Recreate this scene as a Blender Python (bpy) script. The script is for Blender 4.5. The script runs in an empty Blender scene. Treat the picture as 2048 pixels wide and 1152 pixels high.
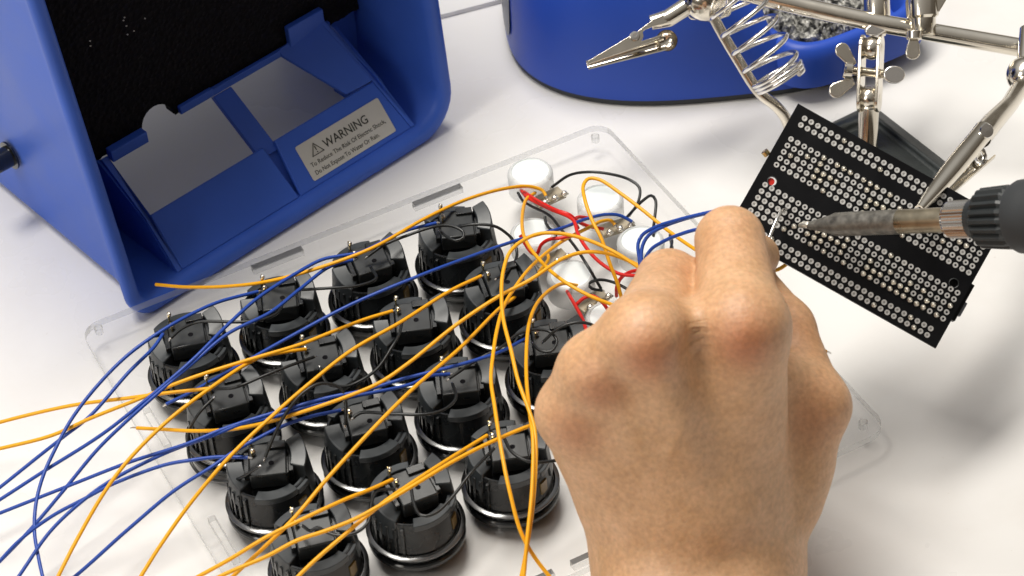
import bpy, bmesh, math, random
import numpy as np
from mathutils import Vector, Matrix

random.seed(7)
rng = np.random.default_rng(11)
S = 0.001                                    # everything below is written in millimetres
scene = bpy.context.scene
COL = scene.collection

# ------------------------------------------------------------------ camera
CAM_R = np.array([[0.8800343325354257, -0.47021445247313426, -0.06661788231637368],      # right
                  [-0.36404970748950555, -0.5778542837003102, -0.7304466012557025],      # down
                  [0.3049711200027523, 0.6670703077596787, -0.6797130427391216]])        # forward
CAM_C = np.array([-146.697290337426, -604.420464439228, 603.1757323994918])
CAM_F = 4673.538587153006
cam_d = bpy.data.cameras.new('camera')
cam = bpy.data.objects.new('camera', cam_d)
COL.objects.link(cam)
cam_d.sensor_width = 36.0
cam_d.lens = 36.0 * CAM_F / 2048.0
cam_d.clip_start = 0.05
cam_d.clip_end = 60.0
M = Matrix.Identity(4)
for i in range(3):
    M[i][0] = CAM_R[0][i]; M[i][1] = -CAM_R[1][i]; M[i][2] = -CAM_R[2][i]; M[i][3] = CAM_C[i] * S
cam.matrix_world = M
scene.camera = cam
cam_d.dof.use_dof = True
cam_d.dof.focus_distance = 0.835
cam_d.dof.aperture_fstop = 28.0

# ------------------------------------------------------------------ world: dim room, brighter ceiling
world = bpy.data.worlds.new('World')
scene.world = world
world.use_nodes = True
wn = world.node_tree.nodes; wl = world.node_tree.links
wn.clear()
wo = wn.new('ShaderNodeOutputWorld'); wb = wn.new('ShaderNodeBackground')
tc = wn.new('ShaderNodeTexCoord'); sx = wn.new('ShaderNodeSeparateXYZ'); cr = wn.new('ShaderNodeValToRGB')
mr = wn.new('ShaderNodeMapRange'); mr.inputs['From Min'].default_value = -1; mr.inputs['From Max'].default_value = 1
wl.new(tc.outputs['Generated'], sx.inputs[0]); wl.new(sx.outputs['Z'], mr.inputs['Value'])
wl.new(mr.outputs[0], cr.inputs[0]); dt = wn.new('ShaderNodeVectorMath'); dt.operation = 'DOT_PRODUCT'; dt.inputs[1].default_value = (-.14, .98, .10)
mv = wn.new('ShaderNodeMapRange'); mv.inputs['From Min'].default_value = -.75; mv.inputs['From Max'].default_value = .25; mv.inputs['To Min'].default_value = 0.0; mv.inputs['To Max'].default_value = 1.0
sc_ = wn.new('ShaderNodeVectorMath'); sc_.operation = 'SCALE'
wl.new(tc.outputs['Generated'], dt.inputs[0]); wl.new(dt.outputs['Value'], mv.inputs['Value'])
tint = wn.new('ShaderNodeMixRGB'); tint.inputs['Color1'].default_value = (.40, .36, .32, 1); tint.inputs['Color2'].default_value = (1, 1, 1, 1)    # warm, dim side where the worker sits
mu = wn.new('ShaderNodeVectorMath'); mu.operation = 'MULTIPLY'
wl.new(mv.outputs[0], tint.inputs['Fac']); wl.new(cr.outputs[0], mu.inputs[0]); wl.new(tint.outputs[0], mu.inputs[1])
wl.new(mu.outputs[0], wb.inputs['Color']); wl.new(wb.outputs[0], wo.inputs['Surface'])
e = cr.color_ramp.elements
e[0].position = 0.0; e[0].color = (0.22, 0.19, 0.15, 1)
e[1].position = 1.0; e[1].color = (0.95, 0.94, 0.92, 1)
for p, c in ((0.5, (0.20, 0.17, 0.13, 1)), (0.60, (0.34, 0.31, 0.27, 1)), (0.72, (0.42, 0.40, 0.37, 1)), (0.80, (0.80, 0.79, 0.77, 1))):
    q = e.new(p); q.color = c
wb.inputs['Strength'].default_value = 0.58

# ------------------------------------------------------------------ ceiling lamp and added side fill lamp
def area(name, loc, target, sx_, sy_, power, color):
    d = bpy.data.lights.new(name, 'AREA'); d.shape = 'RECTANGLE'
    d.size = sx_; d.size_y = sy_; d.energy = power; d.color = color
    o = bpy.data.objects.new(name, d); COL.objects.link(o)
    o.location = loc
    o.rotation_euler = (Vector(target) - Vector(loc)).to_track_quat('-Z', 'Y').to_euler()
    return o
area('area_lamp', (-0.02, 0.30, 1.45), (0.10, -0.05, 0.0), 1.10, 0.34, 26.5, (1.0, 0.957, 0.885))
area('area_lamp', (-1.15, -0.40, 0.95), (0.05, -0.05, 0.0), 0.40, 0.80, 5.5, (1.0, 0.957, 0.885))  # fill lamp added low at front left for box front and hand contrast

scene.view_settings.view_transform = 'Standard'
scene.view_settings.look = 'None'
scene.view_settings.exposure = 0.0
scene.view_settings.gamma = 1.0
scene.view_settings.use_curve_mapping = False
scene.render.engine = 'CYCLES'
scene.cycles.max_bounces = 10
scene.cycles.transparent_max_bounces = 24
scene.cycles.caustics_reflective = False
scene.cycles.caustics_refractive = False
scene.cycles.use_denoising = True

# ------------------------------------------------------------------ helpers
def at(px, py, z):
    """point of the place seen at photo pixel (px, py) when it lies at height z (mm)"""
    d = CAM_R.T @ np.array([(px - 1024) / CAM_F, (py - 576) / CAM_F, 1.0])
    return CAM_C + d * ((z - CAM_C[2]) / d[2])
def cp(px, py, d):
    """point at distance d along the view axis (mm)"""
    return CAM_C + CAM_R.T @ np.array([(px - 1024) / CAM_F * d, (py - 576) / CAM_F * d, d])
RIGHT, DOWN, FWD = CAM_R
Z = np.array([0, 0, 1.0])
def unit(v):
    v = np.asarray(v, float); return v / np.linalg.norm(v)

class MB:
    def __init__(self): self.v = []; self.f = []
    def add(self, verts, faces):
        n = len(self.v); self.v.extend([tuple(map(float, p)) for p in verts]); self.f.extend([tuple(i + n for i in q) for q in faces])
        return self
    def box(self, c, half, ax=None):
        c = np.array(c, float); ax = np.eye(3) if ax is None else np.array(ax, float)
        vs = [c + sum(s * h * a for s, h, a in zip(sg, half, ax)) for sg in
              ((-1,-1,-1),(1,-1,-1),(1,1,-1),(-1,1,-1),(-1,-1,1),(1,-1,1),(1,1,1),(-1,1,1))]
        return self.add(vs, [(0,3,2,1),(4,5,6,7),(0,1,5,4),(1,2,6,5),(2,3,7,6),(3,0,4,7)])
    def tube(self, pts, r, n=10, caps=True, closed=False):
        pts = [np.array(p, float) for p in pts]; m = len(pts)
        rs = r if hasattr(r, '__len__') else [r] * m
        vs = []; fr = None
        for i in range(m):
            if closed: t = unit(pts[(i + 1) % m] - pts[i - 1])
            else: t = unit(pts[min(i + 1, m - 1)] - pts[max(i - 1, 0)])
            if fr is None:
                a = np.array([0, 0, 1.0]) if abs(t[2]) < .9 else np.array([1.0, 0, 0])
                fr = unit(np.cross(t, a))
            fr = unit(fr - t * (fr @ t)); b = np.cross(t, fr)
            for k in range(n):
                an = 2 * math.pi * k / n
                vs.append(pts[i] + rs[i] * (math.cos(an) * fr + math.sin(an) * b))
        fs = []
        for i in range(m if closed else m - 1):
            j = (i + 1) % m
            for k in range(n):
                l = (k + 1) % n
                fs.append((i*n+k, i*n+l, j*n+l, j*n+k))
        if caps and not closed:
            fs.append(tuple(range(n - 1, -1, -1))); fs.append(tuple(range((m-1)*n, m*n)))
        return self.add(vs, fs)
    def lathe(self, prof, o=(0,0,0), axis=(0,0,1), n=48, caps=True):
        axis = unit(axis); o = np.array(o, float)
        a = np.array([1.0, 0, 0]) if abs(axis[0]) < .9 else np.array([0, 1.0, 0])
        u = unit(a - axis * (a @ axis)); w = np.cross(axis, u)
        vs = []
        for r, h in prof:
            for k in range(n):
                an = 2 * math.pi * k / n
                vs.append(o + axis * h + r * (math.cos(an) * u + math.sin(an) * w))
        fs = []
        for i in range(len(prof) - 1):
            for k in range(n):
                l = (k + 1) % n
                fs.append((i*n+k, i*n+l, (i+1)*n+l, (i+1)*n+k))
        if caps:
            fs.append(tuple(range(n - 1, -1, -1))); m = len(prof); fs.append(tuple(range((m-1)*n, m*n)))
        return self.add(vs, fs)
    def ringseg(self, r0, r1, z0, z1, a0, a1, n=8, dz0=0.0, dz1=0.0, dr=0.0):
        """solid ring segment; the top may slope from z1+dz0 to z1+dz1 and lean in by dr"""
        vs = []
        for i in range(n + 1):
            t = i / n; a = math.radians(a0 + (a1 - a0) * t); c, s = math.cos(a), math.sin(a)
            top = z1 + dz0 + (dz1 - dz0) * t
            for r, z in ((r0, z0), (r1, z0), (r1 + dr, top), (r0 + dr, top)):
                vs.append((r * c, r * s, z))
        fs = []
        for i in range(n):
            for k in range(4):
                l = (k + 1) % 4
                fs.append((i*4+k, i*4+l, (i+1)*4+l, (i+1)*4+k))
        fs.append((3, 2, 1, 0)); fs.append((n*4, n*4+1, n*4+2, n*4+3))
        return self.add(vs, fs)
    def prism(self, poly, vec):
        """closed polygon of 3-D points pushed along vec"""
        vec = np.array(vec, float); n = len(poly); P = [np.array(p, float) for p in poly]
        vs = P + [p + vec for p in P]
        fs = [tuple(range(n - 1, -1, -1)), tuple(range(n, 2 * n))]
        for k in range(n):
            l = (k + 1) % n
            fs.append((k, l, n + l, n + k))
        return self.add(vs, fs)
    def build(self, name, mat, parent=None, smooth=35, bevel=0.0, seg=2):
        off = np.array(parent['_o']) if parent is not None and '_o' in parent else np.zeros(3)
        me = bpy.data.meshes.new(name)
        me.from_pydata([tuple((np.array(p) - off) * S) for p in self.v], [], self.f)
        bm = bmesh.new(); bm.from_mesh(me)
        bmesh.ops.remove_doubles(bm, verts=bm.verts, dist=1e-7)
        bmesh.ops.recalc_face_normals(bm, faces=bm.faces)
        bm.to_mesh(me); bm.free()
        for m_ in (mat if isinstance(mat, (list, tuple)) else [mat]): me.materials.append(m_)
        if smooth:
            for p in me.polygons: p.use_smooth = True
            me.set_sharp_from_angle(angle=math.radians(smooth))
        o = bpy.data.objects.new(name, me); COL.objects.link(o)
        if parent is not None:
            o.parent = parent; o['_o'] = list(map(float, off))
        if bevel:
            b = o.modifiers.new('bevel', 'BEVEL'); b.width = bevel * S; b.segments = seg; b.limit_method = 'ANGLE'; b.angle_limit = math.radians(40)
            b.harden_normals = False
        return o

def tag(o, label=None, cat=None, group=None, kind=None):
    if label: o['label'] = label
    if cat: o['category'] = cat
    if group: o['group'] = group
    if kind: o['kind'] = kind
    return o
def thing(name, loc, label, cat, group=None):
    o = bpy.data.objects.new(name, None); COL.objects.link(o)
    o.empty_display_size = 0.005
    o.location = tuple(np.array(loc, float) * S); o['_o'] = [float(c) for c in loc]
    return tag(o, label, cat, group)
def dup(o, parent=None):
    c = o.copy(); COL.objects.link(c)
    if parent is not None: c.parent = parent
    for ch in list(o.children): dup(ch, c)
    return c

# ------------------------------------------------------------------ materials
def mat(name, base, rough=0.5, metal=0.0, spec=0.5, bump=None, vary=None, coat=0.0, sss=None):
    m = bpy.data.materials.new(name); m.use_nodes = True
    n = m.node_tree.nodes; l = m.node_tree.links; b = n['Principled BSDF']
    b.inputs['Base Color'].default_value = (*base, 1); b.inputs['Roughness'].default_value = rough
    b.inputs['Metallic'].default_value = metal; b.inputs['Specular IOR Level'].default_value = spec
    b.inputs['Coat Weight'].default_value = coat
    if sss:
        b.inputs['Subsurface Weight'].default_value = sss[0]; b.inputs['Subsurface Radius'].default_value = sss[1]; b.inputs['Subsurface Scale'].default_value = sss[2]
    t = n.new('ShaderNodeTexCoord')
    if vary:      # (scale, amount): gentle tone variation + roughness variation
        nz = n.new('ShaderNodeTexNoise'); nz.inputs['Scale'].default_value = vary[0]; nz.inputs['Detail'].default_value = 5
        l.new(t.outputs['Object'], nz.inputs['Vector'])
        mp = n.new('ShaderNodeMapRange'); mp.inputs['From Min'].default_value = .3; mp.inputs['From Max'].default_value = .7
        mp.inputs['To Min'].default_value = 1 - vary[1]; mp.inputs['To Max'].default_value = 1 + vary[1]
        l.new(nz.outputs['Fac'], mp.inputs['Value'])
        vm = n.new('ShaderNodeVectorMath'); vm.operation = 'SCALE'; vm.inputs[0].default_value = base
        l.new(mp.outputs[0], vm.inputs['Scale']); l.new(vm.outputs[0], b.inputs['Base Color'])
        mp2 = n.new('ShaderNodeMapRange'); mp2.inputs['From Min'].default_value = .3; mp2.inputs['From Max'].default_value = .7
        mp2.inputs['To Min'].default_value = max(.02, rough - .08); mp2.inputs['To Max'].default_value = min(1, rough + .08)
        l.new(nz.outputs['Fac'], mp2.inputs['Value']); l.new(mp2.outputs[0], b.inputs['Roughness'])
    if bump:      # (scale, strength, distance mm)
        nb = n.new('ShaderNodeTexNoise'); nb.inputs['Scale'].default_value = bump[0]; nb.inputs['Detail'].default_value = 4
        l.new(t.outputs['Object'], nb.inputs['Vector'])
        bp = n.new('ShaderNodeBump'); bp.inputs['Strength'].default_value = bump[1]; bp.inputs['Distance'].default_value = bump[2] * S
        l.new(nb.outputs['Fac'], bp.inputs['Height']); l.new(bp.outputs[0], b.inputs['Normal'])
    return m

M_table = mat('white_laminate', (.80, .785, .765), .30, vary=(9, .025), bump=(700, .12, .05))
M_blue = mat('blue_plastic', (.042, .118, .540), .46, spec=.30, vary=(25, .10), bump=(1500, .35, .06))
M_blue2 = mat('royal_blue_plastic', (.024, .078, .460), .40, spec=.28, vary=(18, .07), bump=(1800, .3, .05))
M_black = mat('black_plastic', (.0075, .0090, .0102), .28, spec=.62, vary=(120, .25), bump=(500, .25, .05))
M_blackgloss = mat('black_gloss_rim', (.010, .011, .012), .13, spec=.6)
M_switch = mat('microswitch_black', (.013, .0150, .0160), .32, vary=(150, .2))
M_ringedge = mat('glossy_dark_ring', (.17, .17, .17), .22, metal=1.0)
M_blacksheen = mat('black_plastic_sheen', (.027, .032, .036), .40, spec=.55, vary=(140, .25), bump=(600, .25, .05))  # black plastic with its base lightened to carry the overhead sheen
M_amber = mat('amber_plastic', (.16, .105, .03), .35)
M_grip = mat('black_rubber', (.030, .033, .036), .62, vary=(40, .15), bump=(900, .4, .1))
M_ribs = mat('black_ribbed_plastic', (.022, .026, .028), .45, vary=(60, .2))
M_pcb = mat('black_solder_mask', (.0030, .0030, .0040), .40, spec=.22, vary=(60, .2))
M_nickel = mat('nickel_plate', (.74, .69, .60), .17, metal=1.0, vary=(60, .06))
M_steel = mat('bright_steel_wire', (.82, .80, .77), .20, metal=1.0)
M_solder = mat('tin_pad', (.36, .35, .335), .34, metal=.5, vary=(900, .15))
M_ring = mat('pad_ring', (.68, .67, .65), .36, metal=.5)
M_gold = mat('brass_terminal', (.72, .56, .27), .25, metal=1.0)
M_blob = mat('solder_joint', (.84, .80, .71), .33, metal=1.0, bump=(900, .5, .2))
M_cast = mat('black_cast_iron', (.020, .024, .024), .50, bump=(600, .8, .35), vary=(80, .3))
M_plate = mat('grey_sheet', (.36, .35, .32), .42, metal=.45, vary=(12, .06), bump=(900, .15, .05))
M_label = mat('label_paper', (.60, .59, .54), .5, vary=(60, .05))
M_ink = mat('label_ink', (.035, .038, .033), .6)
M_iron = mat('oxidised_barrel', (.20, .19, .17), .42, metal=.65, vary=(420, .35), bump=(700, .5, .15))
M_heat = mat('heat_tinted_steel', (.40, .35, .26), .30, metal=.95, vary=(140, .35))
M_potcan = mat('frosted_white_can', (.72, .74, .74), .34, spec=.5, vary=(200, .04))
_n = M_potcan.node_tree.nodes; _l = M_potcan.node_tree.links
_o = next(q for q in _n if q.type == 'OUTPUT_MATERIAL'); _t = _n.new('ShaderNodeBsdfTransparent'); _x = _n.new('ShaderNodeMixShader'); _x.inputs[0].default_value = .62
_l.new(_t.outputs[0], _x.inputs[1]); _l.new(_n['Principled BSDF'].outputs[0], _x.inputs[2]); _l.new(_x.outputs[0], _o.inputs['Surface'])
M_pottop = mat('white_can_top', (.74, .785, .785), .30, spec=.5, bump=(180, .3, .2))
M_board = mat('terminal_board', (.42, .36, .26), .5)
M_red = mat('red_insulation', (.62, .018, .012), .38, spec=.4)
M_orange = mat('orange_insulation', (.83, .385, .008), .40, spec=.4)
M_wblue = mat('blue_insulation', (.014, .060, .340), .36, spec=.45)
M_wblack = mat('black_insulation', (.012, .0135, .014), .34, spec=.5)
M_greypanel = mat('grey_side_badge', (.16, .17, .19), .4)
M_redhole = mat('red_plastic', (.6, .02, .01), .4)

def mat_foam():
    m = mat('charcoal_foam', (.0075, .0072, .0095), .95, spec=.15)
    n = m.node_tree.nodes; l = m.node_tree.links; b = n['Principled BSDF']
    t = n.new('ShaderNodeTexCoord'); v = n.new('ShaderNodeTexVoronoi'); v.inputs['Scale'].default_value = 480
    l.new(t.outputs['Object'], v.inputs['Vector'])
    bp = n.new('ShaderNodeBump'); bp.inputs['Strength'].default_value = 1; bp.inputs['Distance'].default_value = .0012
    l.new(v.outputs['Distance'], bp.inputs['Height']); l.new(bp.outputs[0], b.inputs['Normal'])
    return m
M_foam = mat_foam()
def mat_wool():
    m = mat('grey_wire_wool', (.30, .295, .27), .5, metal=.4)
    n = m.node_tree.nodes; l = m.node_tree.links; b = n['Principled BSDF']
    t = n.new('ShaderNodeTexCoord'); v = n.new('ShaderNodeTexNoise'); v.inputs['Scale'].default_value = 330; v.inputs['Detail'].default_value = 6
    l.new(t.outputs['Object'], v.inputs['Vector'])
    c = n.new('ShaderNodeValToRGB'); c.color_ramp.elements[0].position = .42; c.color_ramp.elements[0].color = (.03, .03, .028, 1)
    c.color_ramp.elements[1].position = .62; c.color_ramp.elements[1].color = (.50, .49, .45, 1)
    l.new(v.outputs['Fac'], c.inputs[0]); l.new(c.outputs[0], b.inputs['Base Color'])
    bp = n.new('ShaderNodeBump'); bp.inputs['Strength'].default_value = 1; bp.inputs['Distance'].default_value = .002
    l.new(v.outputs['Fac'], bp.inputs['Height']); l.new(bp.outputs[0], b.inputs['Normal'])
    return m
M_wool = mat_wool()
def mat_acrylic(name, tint, edge=False, milk=.16, col=(.86, .87, .86)):
    """clear cast acrylic: see-through with Fresnel gloss; the sawn edge is a little milky"""
    m = bpy.data.materials.new(name); m.use_nodes = True
    n = m.node_tree.nodes; l = m.node_tree.links; n.clear()
    out = n.new('ShaderNodeOutputMaterial'); tr = n.new('ShaderNodeBsdfTransparent'); tr.inputs['Color'].default_value = (*tint, 1)
    gl = n.new('ShaderNodeBsdfGlossy'); gl.inputs['Roughness'].default_value = .04 if not edge else .25
    fr = n.new('ShaderNodeFresnel'); fr.inputs['IOR'].default_value = 1.24
    mx = n.new('ShaderNodeMixShader')
    l.new(fr.outputs[0], mx.inputs[0]); l.new(tr.outputs[0], mx.inputs[1]); l.new(gl.outputs[0], mx.inputs[2])
    last = mx
    if edge:
        df = n.new('ShaderNodeBsdfDiffuse'); df.inputs['Color'].default_value = (*col, 1)
        m2 = n.new('ShaderNodeMixShader'); m2.inputs[0].default_value = milk
        l.new(mx.outputs[0], m2.inputs[1]); l.new(df.outputs[0], m2.inputs[2]); tl_ = n.new('ShaderNodeBsdfTranslucent'); tl_.inputs['Color'].default_value = (*col, 1); m3 = n.new('ShaderNodeMixShader'); m3.inputs[0].default_value = .6
        l.new(df.outputs[0], m3.inputs[1]); l.new(tl_.outputs[0], m3.inputs[2]); l.new(m3.outputs[0], m2.inputs[2]); last = m2
    l.new(last.outputs[0], out.inputs['Surface'])
    return m
M_acr = mat_acrylic('clear_acrylic', (1, 1, 1))
M_acre = mat_acrylic('acrylic_edge', (.97, .975, .975), True, .33, (.93, .94, .93))  # milky colour includes the white inner reflection of the edge
M_slot = mat_acrylic('slot_wall_reflection', (.75, .75, .76), True, .8, (.20, .205, .21))  # dark grey stands in for total reflection on the far slot wall

def mat_skin():
    m = bpy.data.materials.new('skin'); m.use_nodes = True
    n = m.node_tree.nodes; l = m.node_tree.links; b = n['Principled BSDF']
    t = n.new('ShaderNodeTexCoord'); at_ = n.new('ShaderNodeAttribute'); at_.attribute_name = 'knuckle_red_shade'
    nz = n.new('ShaderNodeTexNoise'); nz.inputs['Scale'].default_value = 95; nz.inputs['Detail'].default_value = 6; nz.inputs['Roughness'].default_value = .65
    l.new(t.outputs['Object'], nz.inputs['Vector'])
    c = n.new('ShaderNodeValToRGB')
    c.color_ramp.elements[0].position = .30; c.color_ramp.elements[0].color = (.54, .305, .150, 1)
    c.color_ramp.elements[1].position = .72; c.color_ramp.elements[1].color = (.68, .415, .240, 1)
    l.new(nz.outputs['Fac'], c.inputs[0])
    mx = n.new('ShaderNodeMixRGB'); mx.inputs['Color2'].default_value = (.42, .130, .048, 1)  # skin redness and the shade below the knuckles in one darker colour
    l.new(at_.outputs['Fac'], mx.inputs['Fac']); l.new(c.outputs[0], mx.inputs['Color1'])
    # fine mottling and pores
    n2 = n.new('ShaderNodeTexNoise'); n2.inputs['Scale'].default_value = 620; n2.inputs['Detail'].default_value = 3
    l.new(t.outputs['Object'], n2.inputs['Vector'])
    mp = n.new('ShaderNodeMapRange'); mp.inputs['From Min'].default_value = .3; mp.inputs['From Max'].default_value = .7; mp.inputs['To Min'].default_value = .86; mp.inputs['To Max'].default_value = 1.1
    l.new(n2.outputs['Fac'], mp.inputs['Value'])
    vm = n.new('ShaderNodeVectorMath'); vm.operation = 'SCALE'
    l.new(mx.outputs[0], vm.inputs[0]); l.new(mp.outputs[0], vm.inputs['Scale']); l.new(vm.outputs[0], b.inputs['Base Color'])
    b.inputs['Roughness'].default_value = .52; b.inputs['Specular IOR Level'].default_value = .60
    b.inputs['Subsurface Weight'].default_value = .22; b.inputs['Subsurface Radius'].default_value = (1.0, .35, .18); b.inputs['Subsurface Scale'].default_value = .0028
    v = n.new('ShaderNodeTexVoronoi'); v.inputs['Scale'].default_value = 720
    l.new(t.outputs['Object'], v.inputs['Vector'])
    ad = n.new('ShaderNodeMath'); ad.operation = 'ADD'
    l.new(v.outputs['Distance'], ad.inputs[0]); l.new(nz.outputs['Fac'], ad.inputs[1])
    bp = n.new('ShaderNodeBump'); bp.inputs['Strength'].default_value = .36; bp.inputs['Distance'].default_value = .0003
    l.new(ad.outputs[0], bp.inputs['Height']); l.new(bp.outputs[0], b.inputs['Normal'])
    return m
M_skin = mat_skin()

# ================================================================== SETTING
n_ = M_table.node_tree.nodes; l_ = M_table.node_tree.links; b_ = n_['Principled BSDF']
src = b_.inputs['Base Color'].links[0].from_socket
tc_ = n_.new('ShaderNodeTexCoord')
def smudge(scale, lo, hi, val, prev):
    z_ = n_.new('ShaderNodeTexNoise'); z_.inputs['Scale'].default_value = scale; z_.inputs['Detail'].default_value = 6; z_.inputs['Roughness'].default_value = .6
    l_.new(tc_.outputs['Object'], z_.inputs['Vector'])
    m_ = n_.new('ShaderNodeMapRange'); m_.inputs['From Min'].default_value = lo; m_.inputs['From Max'].default_value = hi; m_.inputs['To Min'].default_value = 0; m_.inputs['To Max'].default_value = val
    l_.new(z_.outputs['Fac'], m_.inputs['Value'])
    x_ = n_.new('ShaderNodeMixRGB'); x_.inputs['Color2'].default_value = (.50, .43, .36, 1)
    l_.new(m_.outputs[0], x_.inputs['Fac']); l_.new(prev, x_.inputs['Color1']); return x_.outputs[0]
src = smudge(14, .48, .75, .18, src); src = smudge(330, .69, .74, .35, src)
l_.new(src, b_.inputs['Base Color'])
t = MB().box((150, 200, -15), (1600, 1400, 15)).build('tabletop', M_table)
tag(t, kind='structure')

e0, e1 = at(800, 54, 1.5), at(1160, -40, 1.5)
ed_ = unit((e1 - e0) * np.array([1, 1, 0])); bk_ = np.array([-ed_[1], ed_[0], 0])
tag(MB().prism([e0 * np.array([1, 1, 0]) + Z * .1, e1 * np.array([1, 1, 0]) + Z * .1, e1 * np.array([1, 1, 0]) + bk_ * 200 + Z * .1, e0 * np.array([1, 1, 0]) + bk_ * 200 + Z * .1], Z * 2.2).build('white_board', mat('white_sheet', (.78, .77, .75), .4), None, smooth=0),
    'thin white board lying on the bench far behind, between the two blue devices', 'board')

# ================================================================== CLEAR PANEL
PT = 11.0; PB = 8.0
PX0, PX1, PY0, PY1 = -28.5, 196.5, -155.5, 44.0
P36 = 36.3
def rrect(x0, x1, y0, y1, r, n=8):
    pts = []
    rs = r if hasattr(r, '__len__') else [r] * 4     # corners: x0y0, x1y0, x1y1, x0y1
    for (cx, cy, a0, rr) in ((x0 + rs[0], y0 + rs[0], 180, rs[0]), (x1 - rs[1], y0 + rs[1], 270, rs[1]), (x1 - rs[2], y1 - rs[2], 0, rs[2]), (x0 + rs[3], y1 - rs[3], 90, rs[3])):
        for k in range(n + 1):
            a = math.radians(a0 + 90 * k / n); pts.append((cx + rr * math.cos(a), cy + rr * math.sin(a)))
    return pts
def panel_with_holes(outer, holes, z0, z1, thing_):
    """sheet (top and bottom) and its sawn edges"""
    bm = bmesh.new()
    def loop(pts):
        vs = [bm.verts.new((x, y, z1)) for x, y in pts]
        return [bm.edges.new((vs[i], vs[(i + 1) % len(vs)])) for i in range(len(vs))]
    es = loop(outer)
    for h in holes: es += loop(h)
    bmesh.ops.triangle_fill(bm, use_beauty=True, use_dissolve=False, edges=es)
    tris = [[tuple(v.co) for v in f.verts] for f in bm.faces]
    bm.free()
    sheet = MB()
    for tr in tris:
        sheet.add(tr, [(0, 1, 2)]); sheet.add([(x, y, z0) for x, y, _ in tr], [(2, 1, 0)])
    so = sheet.build('sheet', M_acr, thing_, smooth=0)
    ed = MB()
    n = len(outer)
    ed.add([(x, y, z0) for x, y in outer] + [(x, y, z1) for x, y in outer], [(i, (i+1) % n, n + (i+1) % n, n + i) for i in range(n)])
    ed.build('sawn_edge', M_acre, thing_, smooth=40)
    for h in holes:
        n = len(h)
        if n == 4: nm = 'slot'
        elif n == 16: nm = 'screw_hole'
        else: nm = 'button_hole'
        ho = MB().add([(x, y, z0) for x, y in h] + [(x, y, z1) for x, y in h], [(i, (i+1) % n, n + (i+1) % n, n + i) for i in range(n)]).build(nm, [M_acre, M_slot], thing_, smooth=40)
        if nm == 'slot' and h[1][0] - h[0][0] > 6:
            for p in ho.data.polygons:
                if (p.center.y + thing_['_o'][1] * S) > (h[2][1] - .2) * S: p.material_index = 1
panel = thing('acrylic_panel', (84, -56, PB), 'clear acrylic panel with slots and rounded corners carrying the black buttons', 'panel')
def circ(cx, cy, r, n): return [(cx + r * math.cos(2*math.pi*k/n), cy + r * math.sin(2*math.pi*k/n)) for k in range(n)]
holes = [circ(c * P36, -r * P36, 15.0, 32) for r in range(4) for c in range(4) if not (r == 3 and c == 3)]
def slot(x0, x1, y0, y1): return [(x0, y0), (x1, y0), (x1, y1), (x0, y1)]
holes += [slot(40.3, 61.3, 38.6, 41.2), slot(109, 130, 38.4, 41.0), slot(-23.6, -21.0, -29.5, -8.6), slot(-23.6, -21.0, -91, -69), slot(46, 66, -152.6, -150.0), slot(73, 95, -152.6, -150.0)]
holes += [circ(-22.2, 40.5, 1.6, 16), circ(189.4, 37.8, 1.6, 16), circ(190.4, -148.4, 1.6, 16)]
panel_with_holes(rrect(PX0, PX1, PY0, PY1, 7.5), holes, PB, PT, panel)

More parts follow.
